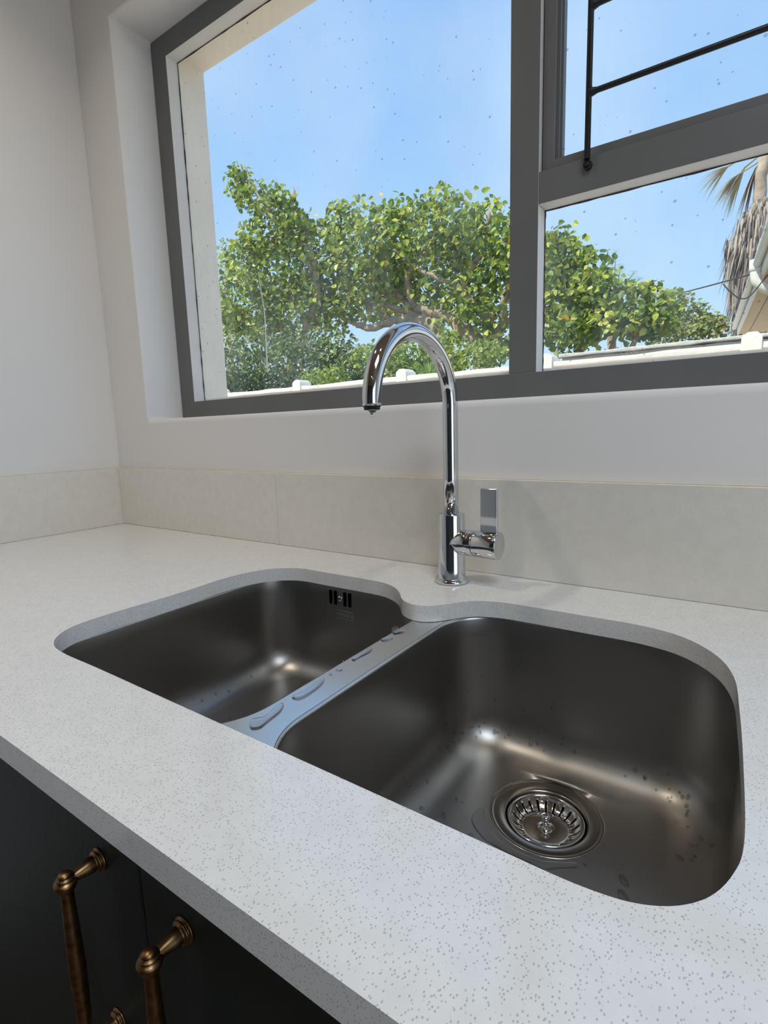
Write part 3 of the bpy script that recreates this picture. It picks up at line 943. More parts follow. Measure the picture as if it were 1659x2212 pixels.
puddle('water_puddle', [(1.0369, -0.3234), (1.0379, -0.307), (1.0355, -0.2895), (1.0392, -0.2873), (1.0438, -0.2966), (1.0426, -0.3133), (1.0418, -0.3257)], zz, 0.0014, 'thin straight puddle halfway along the divider', G1)
puddle('water_puddle', [(1.025, -0.2242), (1.0285, -0.2171), (1.037, -0.2242), (1.0444, -0.2225), (1.0443, -0.23), (1.0369, -0.2387)], zz + 0.0001, 0.0014, 'forked puddle on the divider nearest the tap', G1)
puddle('water_puddle', [(1.0332, -0.2607), (1.0379, -0.25), (1.0443, -0.2516), (1.0419, -0.2623), (1.0371, -0.2646)], zz, 0.0014, 'short curled puddle on the divider just in front of the forked one', G1)
puddle('water_puddle', [(1.0382, -0.3543), (1.0396, -0.3498), (1.0447, -0.3504), (1.0433, -0.3557)], zz, 0.0012, 'small oval drop on the divider, the larger of the pair at its middle', G1)
puddle('water_puddle', [(1.0392, -0.3664), (1.0392, -0.3629), (1.0428, -0.3642), (1.0426, -0.3675)], zz, 0.0010, 'small round drop on the divider, the smaller of the pair at its middle', G1)
puddle('water_puddle', [(1.0319, -0.3344), (1.0315, -0.3324), (1.0337, -0.3333), (1.0339, -0.3353)], zz, 0.0007, 'tiny bead of water at the left edge of the divider', G1)
puddle('drain_puddle', [(1.1625, -0.2797), (1.1603, -0.2605), (1.1651, -0.2527), (1.1740, -0.2700), (1.1890, -0.2830), (1.2086, -0.2902), (1.2307, -0.2919), (1.2501, -0.2881), (1.2716, -0.2762), (1.2761, -0.2771), (1.2755, -0.2816), (1.2627, -0.2904), (1.2491, -0.3007), (1.2327, -0.3003), (1.2133, -0.3002), (1.1949, -0.2978), (1.1819, -0.2947)], -0.2014, 0.0010, 'crescent of shallow water lying beside the drain of the larger bowl', tree=BOWLS[1])
DROPS_BIG = [[1.1609, -0.118, -0.08, 7], [1.1556, -0.118, -0.0854, 5], [1.142, -0.118, -0.0907, 4], [1.1475, -0.118, -0.0915, 4], [1.1392, -0.118, -0.0858, 5], [1.148, -0.118, -0.0664, 4], [1.0985, -0.118, -0.1078, 5], [1.0977, -0.118, -0.1175, 4], [1.1232, -0.118, -0.1405, 7], [1.158, -0.118, -0.121, 4], [1.2007, -0.118, -0.1332, 6], [1.1636, -0.118, -0.1461, 4], [1.1637, -0.118, -0.1525, 4], [1.1846, -0.118, -0.1728, 5], [1.2172, -0.118, -0.1691, 5], [1.2167, -0.118, -0.1789, 6], [1.1862, -0.118, -0.1899, 7], [1.1777, -0.118, -0.1964, 9], [1.2329, -0.118, -0.185, 8], [1.196, -0.1217, -0.2, 5], [1.1219, -0.118, -0.1975, 10], [1.1284, -0.118, -0.1939, 7], [1.101, -0.129, -0.2, 7], [1.0884, -0.118, -0.1947, 6], [1.105, -0.118, -0.1827, 5], [1.072, -0.121, -0.1975, 6], [1.072, -0.1289, -0.1973, 6], [1.072, -0.1503, -0.1974, 7], [1.072, -0.1689, -0.1839, 6], [1.072, -0.1809, -0.1626, 6], [1.077, -0.1658, -0.2, 6], [1.072, -0.1692, -0.1954, 5], [1.0721, -0.1794, -0.2, 8], [1.0787, -0.1984, -0.2, 9], [1.072, -0.197, -0.1975, 7], [1.0998, -0.1408, -0.2, 5], [1.1462, -0.118, -0.1903, 6], [1.1413, -0.118, -0.1992, 5], [1.1749, -0.118, -0.1852, 4], [1.1635, -0.1215, -0.2, 4], [1.0954, -0.118, -0.1394, 4], [1.072, -0.135, -0.1139, 4], [1.072, -0.1245, -0.1272, 4], [1.072, -0.211, -0.184, 5], [1.072, -0.2126, -0.1908, 5], [1.3623, -0.126, -0.2, 8], [1.3647, -0.1409, -0.2, 8], [1.3657, -0.1489, -0.2, 7], [1.3632, -0.1547, -0.2, 7], [1.3722, -0.1235, -0.2, 8], [1.3582, -0.1194, -0.2, 6], [1.3451, -0.118, -0.1995, 5], [1.3433, -0.1349, -0.2, 5], [1.347, -0.1326, -0.2, 4], [1.3439, -0.1406, -0.2, 4], [1.3454, -0.1397, -0.2, 4], [1.3149, -0.118, -0.1922, 8], [1.3292, -0.1272, -0.2, 5], [1.3645, -0.171, -0.2, 6], [1.3688, -0.196, -0.2, 8], [1.3774, -0.183, -0.2, 7], [1.3754, -0.1954, -0.2, 5], [1.3808, -0.1871, -0.2, 8], [1.397, -0.1983, -0.2, 8], [1.3032, -0.118, -0.184, 8], [1.294, -0.118, -0.1991, 6], [1.339, -0.118, -0.1758, 5], [1.3713, -0.2182, -0.2, 7], [1.3742, -0.2122, -0.2, 5], [1.072, -0.2894, -0.1938, 6], [1.072, -0.2931, -0.1757, 5], [1.1077, -0.2982, -0.2, 9], [1.1707, -0.2988, -0.2, 8], [1.1409, -0.2595, -0.2, 5], [1.1659, -0.2302, -0.2, 5], [1.072, -0.2763, -0.1715, 4], [1.2824, -0.2731, -0.2, 7], [1.2718, -0.258, -0.2, 7], [1.3134, -0.256, -0.2, 5], [1.3139, -0.118, -0.1925, 6]]
DROPS_LONG = [[1.3601, -0.2166, -0.2, 22], [1.087, -0.2622, -0.2, 12], [1.1335, -0.2599, -0.2, 14], [1.133, -0.2909, -0.2, 18], [1.3184, -0.2738, -0.2, 26], [1.3213, -0.2925, -0.2, 26]]
DROPS_SMALL = [[0.705, -0.2701, -0.1708, 5], [0.7132, -0.2516, -0.19, 8], [0.705, -0.2732, -0.1876, 8], [0.705, -0.2987, -0.1859, 8], [0.705, -0.311, -0.1726, 4], [0.705, -0.3309, -0.1597, 4], [0.7283, -0.2786, -0.19, 4], [0.705, -0.2, -0.1895, 9], [0.705, -0.1769, -0.1022, 4], [0.705, -0.1892, -0.1075, 4], [0.705, -0.3991, -0.0664, 5], [0.7732, -0.2948, -0.19, 7]]
def dome(loc, nor, rx, ry, h, up):
    bm = bmesh.new()
    nor = nor.normalized()
    u = (up - nor * up.dot(nor)).normalized()
    v = nor.cross(u)
    K = 5; n = 14
    rings = []
    for k in range(K):
        a = PI / 2 * k / K
        rings.append([bm.verts.new(loc + nor * (h * math.sin(a)) + (u * ry * math.cos(2 * PI * i / n) + v * rx * math.sin(2 * PI * i / n)) * math.cos(a)) for i in range(n)])
    top = bm.verts.new(loc + nor * h)
    for a, b in zip(rings, rings[1:]):
        for i in range(n): bm.faces.new((a[i], a[(i + 1) % n], b[(i + 1) % n], b[i])).smooth = True
    for i in range(n): bm.faces.new((rings[-1][i], rings[-1][(i + 1) % n], top)).smooth = True
    bmesh.ops.recalc_face_normals(bm, faces=bm.faces)
    return bm
rnd = random.Random(3)
def zone(p, small):
    if small:
        return 'on the floor and left side of the smaller bowl' if p.z < -0.12 else 'high on the left wall of the smaller bowl'
    if p.x > 1.33: return 'towards the right side of the larger bowl'
    if p.z < -0.15 and p.x < 1.105: return 'in the far left bottom corner of the larger bowl'
    if p.y < -0.2: return 'on the floor of the larger bowl near the drain'
    if p.z > -0.165: return 'on the back wall of the larger bowl'
    return 'at the foot of the back wall of the larger bowl'
def drops(lst, tree, small, k=0.00027, elong=1.3):
    for x, y, z, r in lst:
        loc, nor, idx, dist = tree.find_nearest(Vector((x, y, z)))
        if loc is None: continue
        if nor.dot(Vector((0.866 if small else 1.24, -0.315, -0.05)) - loc) < 0: nor = -nor
        s = r * k
        up = Vector((0, 0, 1)) if abs(nor.z) < 0.85 else Vector((rnd.uniform(-1, 1), rnd.uniform(-1, 1), 0)).normalized()
        bm = dome(loc + nor * 0.00002, nor, s, s * elong * rnd.uniform(0.85, 1.25), s * 0.85, up)
        zn = zone(loc, small)
        obj('water_droplet', bm, 'bead', label='small bead of clear water ' + zn, cat='water drop', group='water beads ' + zn)
drops(DROPS_BIG, BOWLS[1], False)
drops(DROPS_SMALL, BOWLS[0], True)
LL = ['long drop of water on the right side of the larger bowl floor', 'elongated drop on the divider side of the larger bowl floor', 'tear-shaped drop on the larger bowl floor left of the drain', 'broad flat drop on the larger bowl floor towards the front left of the drain', 'round flat drop near the larger bowl front right corner, the farther of two', 'large flat drop near the larger bowl front right corner, the nearer of two']
for q, lb in zip(DROPS_LONG, LL):
    x, y, z, r = q
    loc, nor, idx, dist = BOWLS[1].find_nearest(Vector((x, y, z)))
    if nor.z < 0: nor = -nor
    s = r * 0.00020
    obj('water_droplet', dome(loc + nor * 0.00002, nor, s * 0.8, s * 1.6, min(0.0016, s * 0.5), Vector((-0.5, 0.8, 0))), 'bead', label=lb, cat='water drop')

# ------------------------------------------------------------------ outside: ground, boundary walls
obj('ground', B(-30, 30, 0.23, 45, FL - 0.25, FL - 0.15), 'soil', kind='structure')
GZ = FL - 0.15
def rough_top(bm, amp, seed):
    r = random.Random(seed)
    bmesh.ops.subdivide_edges(bm, edges=[e for e in bm.edges if abs((e.verts[0].co - e.verts[1].co).x) > 1], cuts=60, use_grid_fill=True)
    for v in bm.verts:
        v.co.z += r.uniform(-amp, amp) if v.co.z > 0.3 else 0
        v.co.y += r.uniform(-amp, amp) * 0.6
    return bm
gw = empty('garden_wall', (-1, 3.08, GZ), 'long whitewashed garden wall with small capped piers outside the window', 'garden wall')
bm = rough_top(B(-7, 4, 3.0, 3.16, GZ, 0.607), 0.004, 2)
obj('wall_body', bm, 'whitewall', gw, bevel=0.006)
bm = rough_top(B(-7, 4, 2.975, 3.185, 0.610, 0.650), 0.005, 3)
obj('coping', bm, 'whitewall', gw, bevel=0.008)
for i, x in enumerate((-4.49, -3.32, -2.15, -0.985, 0.19, 1.36, 2.53)):
    bm = bmesh.new()
    a = [bm.verts.new(p) for p in ((x - .05, 2.965, GZ), (x + .05, 2.965, GZ), (x + .05, 3.12, GZ), (x - .05, 3.12, GZ))]
    b = [bm.verts.new((v.co.x, v.co.y, 0.684)) for v in a]
    c = [bm.verts.new(p) for p in ((x - .022, 2.975, 0.710), (x + .022, 2.975, 0.710), (x + .022, 3.11, 0.710), (x - .022, 3.11, 0.710))]
    for p, q in ((a, b), (b, c)):
        for k in range(4): bm.faces.new((p[k], p[(k + 1) % 4], q[(k + 1) % 4], q[k]))
    bm.faces.new(c); bm.faces.new(a[::-1])
    obj('pier', bm, 'whitewall', gw, bevel=0.005)
bm = rough_top(B(0.12, 5.5, 3.6, 3.75, GZ, 0.742), 0.006, 5)
g2 = empty('garden_wall', (2.8, 3.67, GZ), 'taller weathered grey wall standing behind the whitewashed garden wall at right', 'garden wall')
obj('wall_body', bm, 'greywall', g2, bevel=0.008)
obj('coping', rough_top(B(0.10, 5.5, 3.57, 3.78, 0.743, 0.769), 0.004, 8), 'greywall', g2, bevel=0.006)

# ------------------------------------------------------------------ leaves and trees
def leaf(bm, c, s, nor, up, wid=0.85):
    nor = nor.normalized()
    u = (up - nor * up.dot(nor))
    if u.length < 1e-4: u = nor.orthogonal()
    u.normalize()
    v = nor.cross(u)
    f = s * 0.12
    P = ((0, 0, 0), (wid * .46, .16, 1), (wid * .40, .60, 1), (0, 1, 0), (-wid * .40, .60, 1), (-wid * .46, .16, 1))
    V = [bm.verts.new(c + v * (p[0] * s) + u * (p[1] * s) + nor * (p[2] * f)) for p in P]
    bm.faces.new((V[0], V[1], V[2], V[3]))
    bm.faces.new((V[0], V[3], V[4], V[5]))

def foliage(blobs, count, size, seed, depth=1.0, wid=0.85, clump=0.28):
    r = random.Random(seed)
    bm = bmesh.new()
    tot = sum(b[3] * b[4] for b in blobs)
    for (x, y, z, rx, rz) in blobs:
        n = int(count * rx * rz / tot)
        ry = min(max(rx, rz), 0.62) * depth
        ncl = max(4, n // 14)
        cl = []
        for _ in range(ncl):
            while True:
                p = Vector((r.uniform(-1, 1), r.uniform(-1, 1), r.uniform(-1, 1)))
                if 0.15 < p.length < 1: break
            p = p.normalized() * (p.length ** 0.6)
            cl.append(p)
        for _ in range(n):
            c = r.choice(cl)
            q = Vector((r.gauss(0, clump), r.gauss(0, clump), r.gauss(0, clump)))
            p = c + q
            if p.length > 1.22: p = p.normalized() * r.uniform(0.8, 1.15)
            w_ = Vector((x + p.x * rx, y + p.y * ry, z + p.z * rz))
            nor = Vector((r.gauss(0, .6), -0.55 + r.gauss(0, .6), 0.45 + r.gauss(0, .6)))
            up = Vector((r.gauss(0, .7), r.gauss(0, .5), -0.5 + r.gauss(0, .7)))
            leaf(bm, w_, size * r.uniform(0.6, 1.25), nor, up, wid)
    return bm

def limb(pts, r0, r1, k=5, wob=0.02, seed=1):
    P = catmull(pts, k, False)
    r = random.Random(seed)
    n = len(P)
    rad = [r0 + (r1 - r0) * i / (n - 1) for i in range(n)]
    P = [p + Vector((r.uniform(-wob, wob), r.uniform(-wob, wob), r.uniform(-wob, wob))) for p in P]
    return P, rad

MAIN = [(-3.12, 5.6, 2.56, 0.71, 0.67), (-3.96, 5.5, 2.7, 0.47, 0.54), (-2.43, 5.7, 2.62, 0.68, 0.55), (-1.78, 5.5, 2.71, 0.4, 0.37), (-1.4, 5.6, 2.44, 0.39, 0.42), (-2.13, 5.9, 2.2, 0.74, 0.5), (-1.38, 5.7, 1.82, 0.46, 0.46), (-3.81, 5.6, 2.18, 0.54, 0.41), (-1.71, 5.6, 1.57, 0.41, 0.26), (-3.43, 6.0, 2.19, 0.62, 0.35), (-1.05, 5.6, 2.16, 0.38, 0.44), (-2.64, 5.7, 3.07, 0.37, 0.15), (-3.5, 5.5, 3.1, 0.26, 0.23), (-1.85, 5.4, 2.98, 0.16, 0.11), (-1.21, 5.5, 1.27, 0.22, 0.2)]
LEFT = [(-4.96, 5.0, 3.8, 0.2, 0.23), (-4.7, 5.1, 3.58, 0.3, 0.19), (-4.25, 5.1, 3.46, 0.22, 0.17), (-4.46, 5.2, 3.23, 0.37, 0.3), (-4.86, 5.2, 3.07, 0.35, 0.25), (-4.11, 5.2, 3.03, 0.3, 0.3), (-5.19, 5.2, 2.87, 0.32, 0.25), (-4.62, 5.3, 2.59, 0.66, 0.42), (-5.15, 5.2, 2.25, 0.54, 0.43), (-4.37, 5.4, 2.1, 0.56, 0.38), (-5.61, 5.2, 1.97, 0.37, 0.3), (-4.79, 5.4, 1.75, 0.43, 0.25), (-4.99, 5.0, 3.98, 0.09, 0.12)]
FAR = [(-9.11, 8.0, 3.86, 0.33, 0.65), (-8.74, 8.0, 4.2, 0.27, 0.43)]
RBUSH = [(-0.45, 5.4, 2.0, 0.3, 0.3), (-0.12, 5.3, 1.73, 0.27, 0.27), (-0.26, 5.3, 1.47, 0.42, 0.3), (0.18, 5.2, 1.44, 0.28, 0.21), (0.44, 5.2, 1.35, 0.23, 0.19), (-0.27, 5.2, 1.18, 0.37, 0.22), (0.23, 5.2, 1.2, 0.33, 0.16), (0.56, 5.2, 1.2, 0.18, 0.18), (-0.49, 5.4, 1.82, 0.25, 0.41)]
SBUSH = [(0.51, 6.6, 1.52, 0.27, 0.21), (0.71, 6.6, 1.39, 0.22, 0.19), (0.9, 6.6, 1.28, 0.19, 0.15), (0.63, 6.5, 1.28, 0.38, 0.13), (1.04, 6.6, 1.29, 0.09, 0.09), (0.3, 6.4, 1.31, 0.27, 0.11)]
UNDER = [(-4.45, 4.4, 1.15, 0.45, 0.32), (-3.68, 4.6, 1.1, 0.43, 0.34), (-3.12, 4.7, 1.12, 0.36, 0.27), (-4.58, 4.8, 1.46, 0.47, 0.2), (-3.69, 5.0, 1.44, 0.51, 0.22), (-2.67, 4.6, 1.01, 0.23, 0.23), (-4.53, 4.2, 0.9, 0.25, 0.16)]
HEDGE = [(-2.32, 4.6, 1.03, 0.33, 0.19), (-2.06, 4.8, 1.08, 0.33, 0.22), (-2.69, 4.0, 0.84, 0.24, 0.12), (-1.66, 5.0, 1.11, 0.27, 0.22), (-1.19, 5.0, 1.01, 0.26, 0.16)]

t = empty('broad_leafed_tree', (-1.43, 5.6, GZ), 'large spreading broad-leafed tree behind the garden wall, filling the middle of the big pane', 'tree')
obj('foliage', foliage(MAIN, 9500, 0.080, 11), 'leaf', t, kind=None)
P, R_ = limb([(-1.46, 5.6, GZ), (-1.44, 5.62, 0.1), (-1.43, 5.6, 0.6), (-1.40, 5.6, 1.03), (-1.524, 5.6, 1.267), (-1.844, 5.6, 1.589)], 0.17, 0.09)
obj('trunk', tube(bmesh.new(), P, R_, 12), 'bark', t)
BR = [([(-1.70, 5.6, 1.42), (-1.844, 5.6, 1.589), (-2.39, 5.62, 1.80), (-2.679, 5.65, 1.96), (-3.1, 5.7, 2.2)], 0.085, 0.03),
      ([(-1.46, 5.6, 0.2), (-1.75, 5.6, 0.75), (-1.981, 5.6, 1.25), (-2.183, 5.6, 1.576), (-2.688, 5.6, 1.703), (-3.159, 5.6, 1.654), (-3.525, 5.6, 1.817)], 0.10, 0.04),
      ([(-2.183, 5.6, 1.576), (-2.536, 5.62, 1.79), (-2.91, 5.6, 1.917), (-3.305, 5.6, 2.039)], 0.06, 0.025),
      ([(-2.728, 5.6, 1.68), (-3.07, 5.6, 1.867), (-3.384, 5.6, 2.114)], 0.04, 0.02),
      ([(-2.391, 5.6, 1.80), (-2.463, 5.5, 2.182), (-2.11, 5.45, 2.453), (-1.907, 5.4, 2.789)], 0.05, 0.02),
      ([(-1.40, 5.6, 1.03), (-1.338, 5.6, 1.465), (-1.662, 5.5, 1.933), (-1.355, 5.45, 2.30), (-1.3, 5.45, 2.7)], 0.07, 0.02),
      ([(-1.4, 5.6, 1.03), (-1.188, 5.6, 1.446), (-1.12, 5.5, 1.738), (-0.9, 5.5, 2.1)], 0.07, 0.02),
      ([(-3.1, 5.65, 2.15), (-3.5, 5.5, 2.5), (-3.7, 5.4, 2.9)], 0.03, 0.012),
      ([(-2.6, 5.6, 1.95), (-2.9, 5.4, 2.4), (-2.8, 5.3, 2.85)], 0.035, 0.012),
      ([(-1.66, 5.5, 1.93), (-2.1, 5.35, 2.15), (-2.5, 5.25, 2.5)], 0.035, 0.012),
      ([(-1.823, 5.4, 2.767), (-1.79, 5.4, 2.9), (-1.745, 5.4, 3.02)], 0.012, 0.006)]
for i, (p, a, b) in enumerate(BR):
    P, R_ = limb(p, a, b, 6, 0.016, i + 3)
    obj('branch', tube(bmesh.new(), P, R_, 9), 'bark', t)
t = empty('broad_leafed_tree', (-4.6, 5.3, GZ), 'upright broad-leafed tree with tall bare-tipped shoots at the left of the big pane', 'tree')
obj('foliage', foliage(LEFT, 6500, 0.076, 12), 'leaf', t)
P, R_ = limb([(-4.60, 5.3, GZ), (-4.585, 5.3, 0.608), (-4.326, 5.3, 1.415), (-3.915, 5.3, 2.018), (-3.786, 5.2, 2.599)], 0.11, 0.035)
obj('trunk', tube(bmesh.new(), P, R_, 10), 'bark', t)
for i, (p, a, b) in enumerate([([(-3.786, 5.2, 2.599), (-3.898, 5.2, 2.865), (-4.045, 5.2, 3.261), (-4.132, 5.2, 3.632)], 0.026, 0.008), ([(-3.864, 5.2, 2.736), (-4.0, 5.2, 2.86), (-4.196, 5.2, 3.051)], 0.018, 0.008),
                               ([(-3.84, 5.2, 2.45), (-4.3, 5.1, 3.1), (-4.594, 5.0, 3.578), (-4.761, 5.0, 3.835), (-4.859, 5.0, 4.027)], 0.03, 0.007), ([(-4.3, 5.3, 1.5), (-4.9, 5.2, 2.1), (-5.2, 5.2, 2.7)], 0.05, 0.015)]):
    P, R_ = limb(p, a, b, 6, 0.01, i + 30)
    obj('branch', tube(bmesh.new(), P, R_, 8), 'bark', t)
t = empty('slender_tree', (-9.0, 8.0, GZ), 'thin grey-green tree farther off, at the left edge of the view', 'tree')
obj('foliage', foliage(FAR, 500, 0.07, 13), 'leafgrey', t)
P, R_ = limb([(-9.1, 8.0, GZ), (-9.0, 8.0, 1.5), (-9.0, 8.0, 3.0), (-8.8, 8.0, 4.3)], 0.09, 0.02)
obj('trunk', tube(bmesh.new(), P, R_, 8), 'bark', t)
t = empty('broad_leafed_bush', (0.0, 5.3, GZ), 'big broad-leafed bush behind the grey wall, just right of the mullion', 'bush')
RB2 = RBUSH + [(0.0, 5.3, 0.6, 0.7, 0.35)]
obj('foliage', foliage(RB2, 5500, 0.075, 14), 'leaf', t)
for i, p in enumerate([[(0.0, 5.35, GZ), (-0.1, 5.35, 0.6), (-0.3, 5.35, 1.3), (-0.42, 5.4, 2.05)], [(0.0, 5.35, GZ), (0.1, 5.3, 0.7), (0.2, 5.25, 1.2)], [(0.02, 5.35, GZ), (0.3, 5.25, 0.8), (0.5, 5.2, 1.3)]]):
    P, R_ = limb(p, 0.05, 0.012, 6, 0.012, i + 50)
    obj('stem', tube(bmesh.new(), P, R_, 8), 'bark', t)
t = empty('olive_bush', (0.7, 6.6, GZ), 'small-leaved olive green bush tapering off towards the neighbouring house', 'bush')
obj('foliage', foliage(SBUSH + [(0.7, 6.6, 0.8, 0.55, 0.45)], 5200, 0.048, 15, wid=0.75), 'leafgrey', t)
P, R_ = limb([(0.7, 6.6, GZ), (0.68, 6.6, 0.3), (0.6, 6.6, 1.3)], 0.05, 0.012)
obj('stem', tube(bmesh.new(), P, R_, 8), 'bark', t)
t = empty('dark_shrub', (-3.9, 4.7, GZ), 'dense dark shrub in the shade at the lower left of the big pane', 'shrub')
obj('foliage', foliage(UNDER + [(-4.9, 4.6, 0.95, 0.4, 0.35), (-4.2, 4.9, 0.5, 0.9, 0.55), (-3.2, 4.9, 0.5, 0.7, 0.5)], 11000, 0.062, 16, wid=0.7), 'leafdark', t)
for i, p in enumerate([[(-4.2, 4.7, GZ), (-4.4, 4.7, 0.4), (-4.5, 4.7, 1.3)], [(-3.5, 4.7, GZ), (-3.5, 4.7, 0.3), (-3.3, 4.7, 1.2)], [(-3.9, 4.7, GZ), (-3.8, 4.75, 0.6), (-3.7, 4.8, 1.5)]]):
    P, R_ = limb(p, 0.05, 0.012, 6, 0.012, i + 60)
    obj('stem', tube(bmesh.new(), P, R_, 8), 'bark', t)
t = empty('light_shrub', (-2.1, 4.8, GZ), 'sunlit yellow-green shrub seen low through the arch of the tap', 'shrub')
obj('foliage', foliage(HEDGE[:2] + HEDGE[3:] + [(-1.9, 4.8, 0.5, 0.8, 0.45)], 6500, 0.056, 17, wid=0.7), 'leafhedge', t)
P, R_ = limb([(-2.1, 4.8, GZ), (-2.1, 4.8, 0.2), (-2.0, 4.8, 1.0)], 0.04, 0.012)
obj('stem', tube(bmesh.new(), P, R_, 8), 'bark', t)
t = empty('light_shrub', (-2.69, 4.0, GZ), 'low bright yellow-green shrub just behind the garden wall, left of the tap', 'shrub')
obj('foliage', foliage([HEDGE[2], (-2.69, 4.0, 0.3, 0.26, 0.5)], 2200, 0.046, 18, wid=0.7), 'leafhedge', t)
P, R_ = limb([(-2.69, 4.0, GZ), (-2.69, 4.0, 0.0), (-2.67, 4.0, 0.8)], 0.03, 0.01)
obj('stem', tube(bmesh.new(), P, R_, 8), 'bark', t)

def blade(bm, p0, d, L, w, droop, n=6):
    p0 = Vector(p0); d = Vector(d).normalized()
    side = d.cross(Vector((0, 0, 1)))
    if side.length < 0.05: side = Vector((1, 0, 0))
    side.normalize()
    prev = None
    for i in range(n + 1):
        t_ = i / n
        p = p0 + d * (L * t_) + Vector((0, 0, -droop * L * t_ * t_))
        ww = w * (0.5 + 1.2 * t_ if t_ < 0.35 else (1 - t_) * 1.42) + 0.0006
        cur = (bm.verts.new(p - side * ww + Vector((0, 0, ww * .5))), bm.verts.new(p), bm.verts.new(p + side * ww + Vector((0, 0, ww * .5))))
        if prev:
            bm.faces.new((prev[0], prev[1], cur[1], cur[0])); bm.faces.new((prev[1], prev[2], cur[2], cur[1]))
        prev = cur
def rosette(c, n, L, w, seed, zmin=0.1):
    r = random.Random(seed)
    bm = bmesh.new()
    for i in range(n):
        a = r.uniform(0, 2 * PI); e = r.uniform(zmin, 1.4)
        blade(bm, c, (math.cos(a) * math.cos(e), math.sin(a) * math.cos(e), math.sin(e)), L * r.uniform(.8, 1.15), w, r.uniform(.05, .35))
    return bm
t = empty('spiky_plant', (-1.42, 4.2, GZ), 'spiky rosette plant with narrow bright leaves behind the garden wall, in front of the trunks', 'plant')
obj('leaves', rosette(Vector((-1.42, 4.2, 0.70)), 90, 0.30, 0.008, 5), 'frond', t)
P, R_ = limb([(-1.42, 4.2, GZ), (-1.42, 4.2, 0.0), (-1.42, 4.2, 0.70)], 0.05, 0.035)
obj('stem', tube(bmesh.new(), P, R_, 10), 'palmtrunk', t)
t = empty('feather_palm', (-0.2, 7.0, GZ), 'feathery green palm tops poking up behind the broad-leafed bush', 'palm')
P, R_ = limb([(-0.2, 7.0, GZ), (-0.2, 7.0, 0.5), (-0.22, 7.0, 1.7)], 0.07, 0.05)
obj('stem', tube(bmesh.new(), P, R_, 8), 'palmtrunk', t)
for k, tipp in enumerate([(-0.21, 7.0, 2.42), (0.02, 7.0, 2.12), (0.10, 6.95, 2.02), (-0.45, 7.0, 2.22), (-0.12, 6.9, 2.20)]):
    bm = bmesh.new()
    a = Vector((-0.22, 7.0, 1.65)); b = Vector(tipp)
    r = random.Random(k)
    sp = catmull([a, a.lerp(b, .5) + Vector((0, 0, .05)), b], 8, False)
    tube(bm, sp, 0.006, 5)
    for i, p in enumerate(sp[3:]):
        for s in (-1, 1):
            d = (b - a).normalized() + Vector((s * 0.9, r.uniform(-.2, .2), -0.4))
            blade(bm, p, d, 0.15 * (1.2 - i / len(sp)), 0.006, 0.4, 4)
    obj('frond', bm, 'frond', t)
t = empty('dry_grass_tuft', (0.66, 3.45, GZ), 'tuft of dry straw grass showing just above the grey wall', 'grass tuft')
bm = bmesh.new()
r = random.Random(4)
for i in range(26):
    blade(bm, (0.66 + r.uniform(-.05, .05), 3.45 + r.uniform(-.02, .02), GZ), (r.uniform(-.10, .10), r.uniform(-.04, .04), 1), 1.80 + r.uniform(-.06, .07), 0.0035, 0.0, 8)
obj('blades', bm, 'frondpalm', t)

# ------------------------------------------------------------------ tall palm with its skirt of dead fronds
pm = empty('fan_palm', (1.22, 14.0, GZ), 'tall fan palm with a shaggy skirt of dead fronds behind the neighbouring house', 'palm')
P, R_ = limb([(1.42, 14.0, GZ), (1.40, 14.0, 2.0), (1.30, 14.0, 3.9), (1.22, 14.0, 4.9), (1.25, 14.0, 5.6), (1.75, 14.0, 7.2), (2.5, 14.0, 8.6)], 0.155, 0.09, 8, 0.010)
obj('trunk', tube(bmesh.new(), P, R_, 18), 'palmtrunk', pm)
r = random.Random(9)
bm = bmesh.new()
for i in range(2700):
    a = r.uniform(0, 2 * PI)
    h = r.random()
    z = 4.86 - 2.8 * h
    cx = 1.33 + 0.10 * h
    rad = (0.10 + 0.56 * min(1, (h * 4.0)) ** 0.6) * (1.0 - 0.35 * max(0, h - .45) / .55) * r.uniform(0.72, 1.12)
    p = Vector((cx + math.cos(a) * rad, 14 + math.sin(a) * rad, z))
    d = Vector((math.cos(a) * r.uniform(-.05, .38), math.sin(a) * r.uniform(-.05, .38), -1))
    blade(bm, p, d, r.uniform(0.28, 0.62), r.uniform(0.012, 0.032), 0.08, 4)
obj('dead_frond_skirt', bm, 'thatch', pm)
def fan(c, d, L, n, seed, spread=1.0):
    r = random.Random(seed)
    bm = bmesh.new()
    c = Vector(c); d = Vector(d).normalized()
    u, v, _ = basis(d)
    for i in range(n):
        a = (i / (n - 1) - .5) * spread * 1.7
        dd = d * math.cos(a) + u * math.sin(a) + v * r.uniform(-.15, .15)
        blade(bm, c, dd, L * r.uniform(.8, 1.1), 0.022, r.uniform(.1, .5), 5)
    return bm
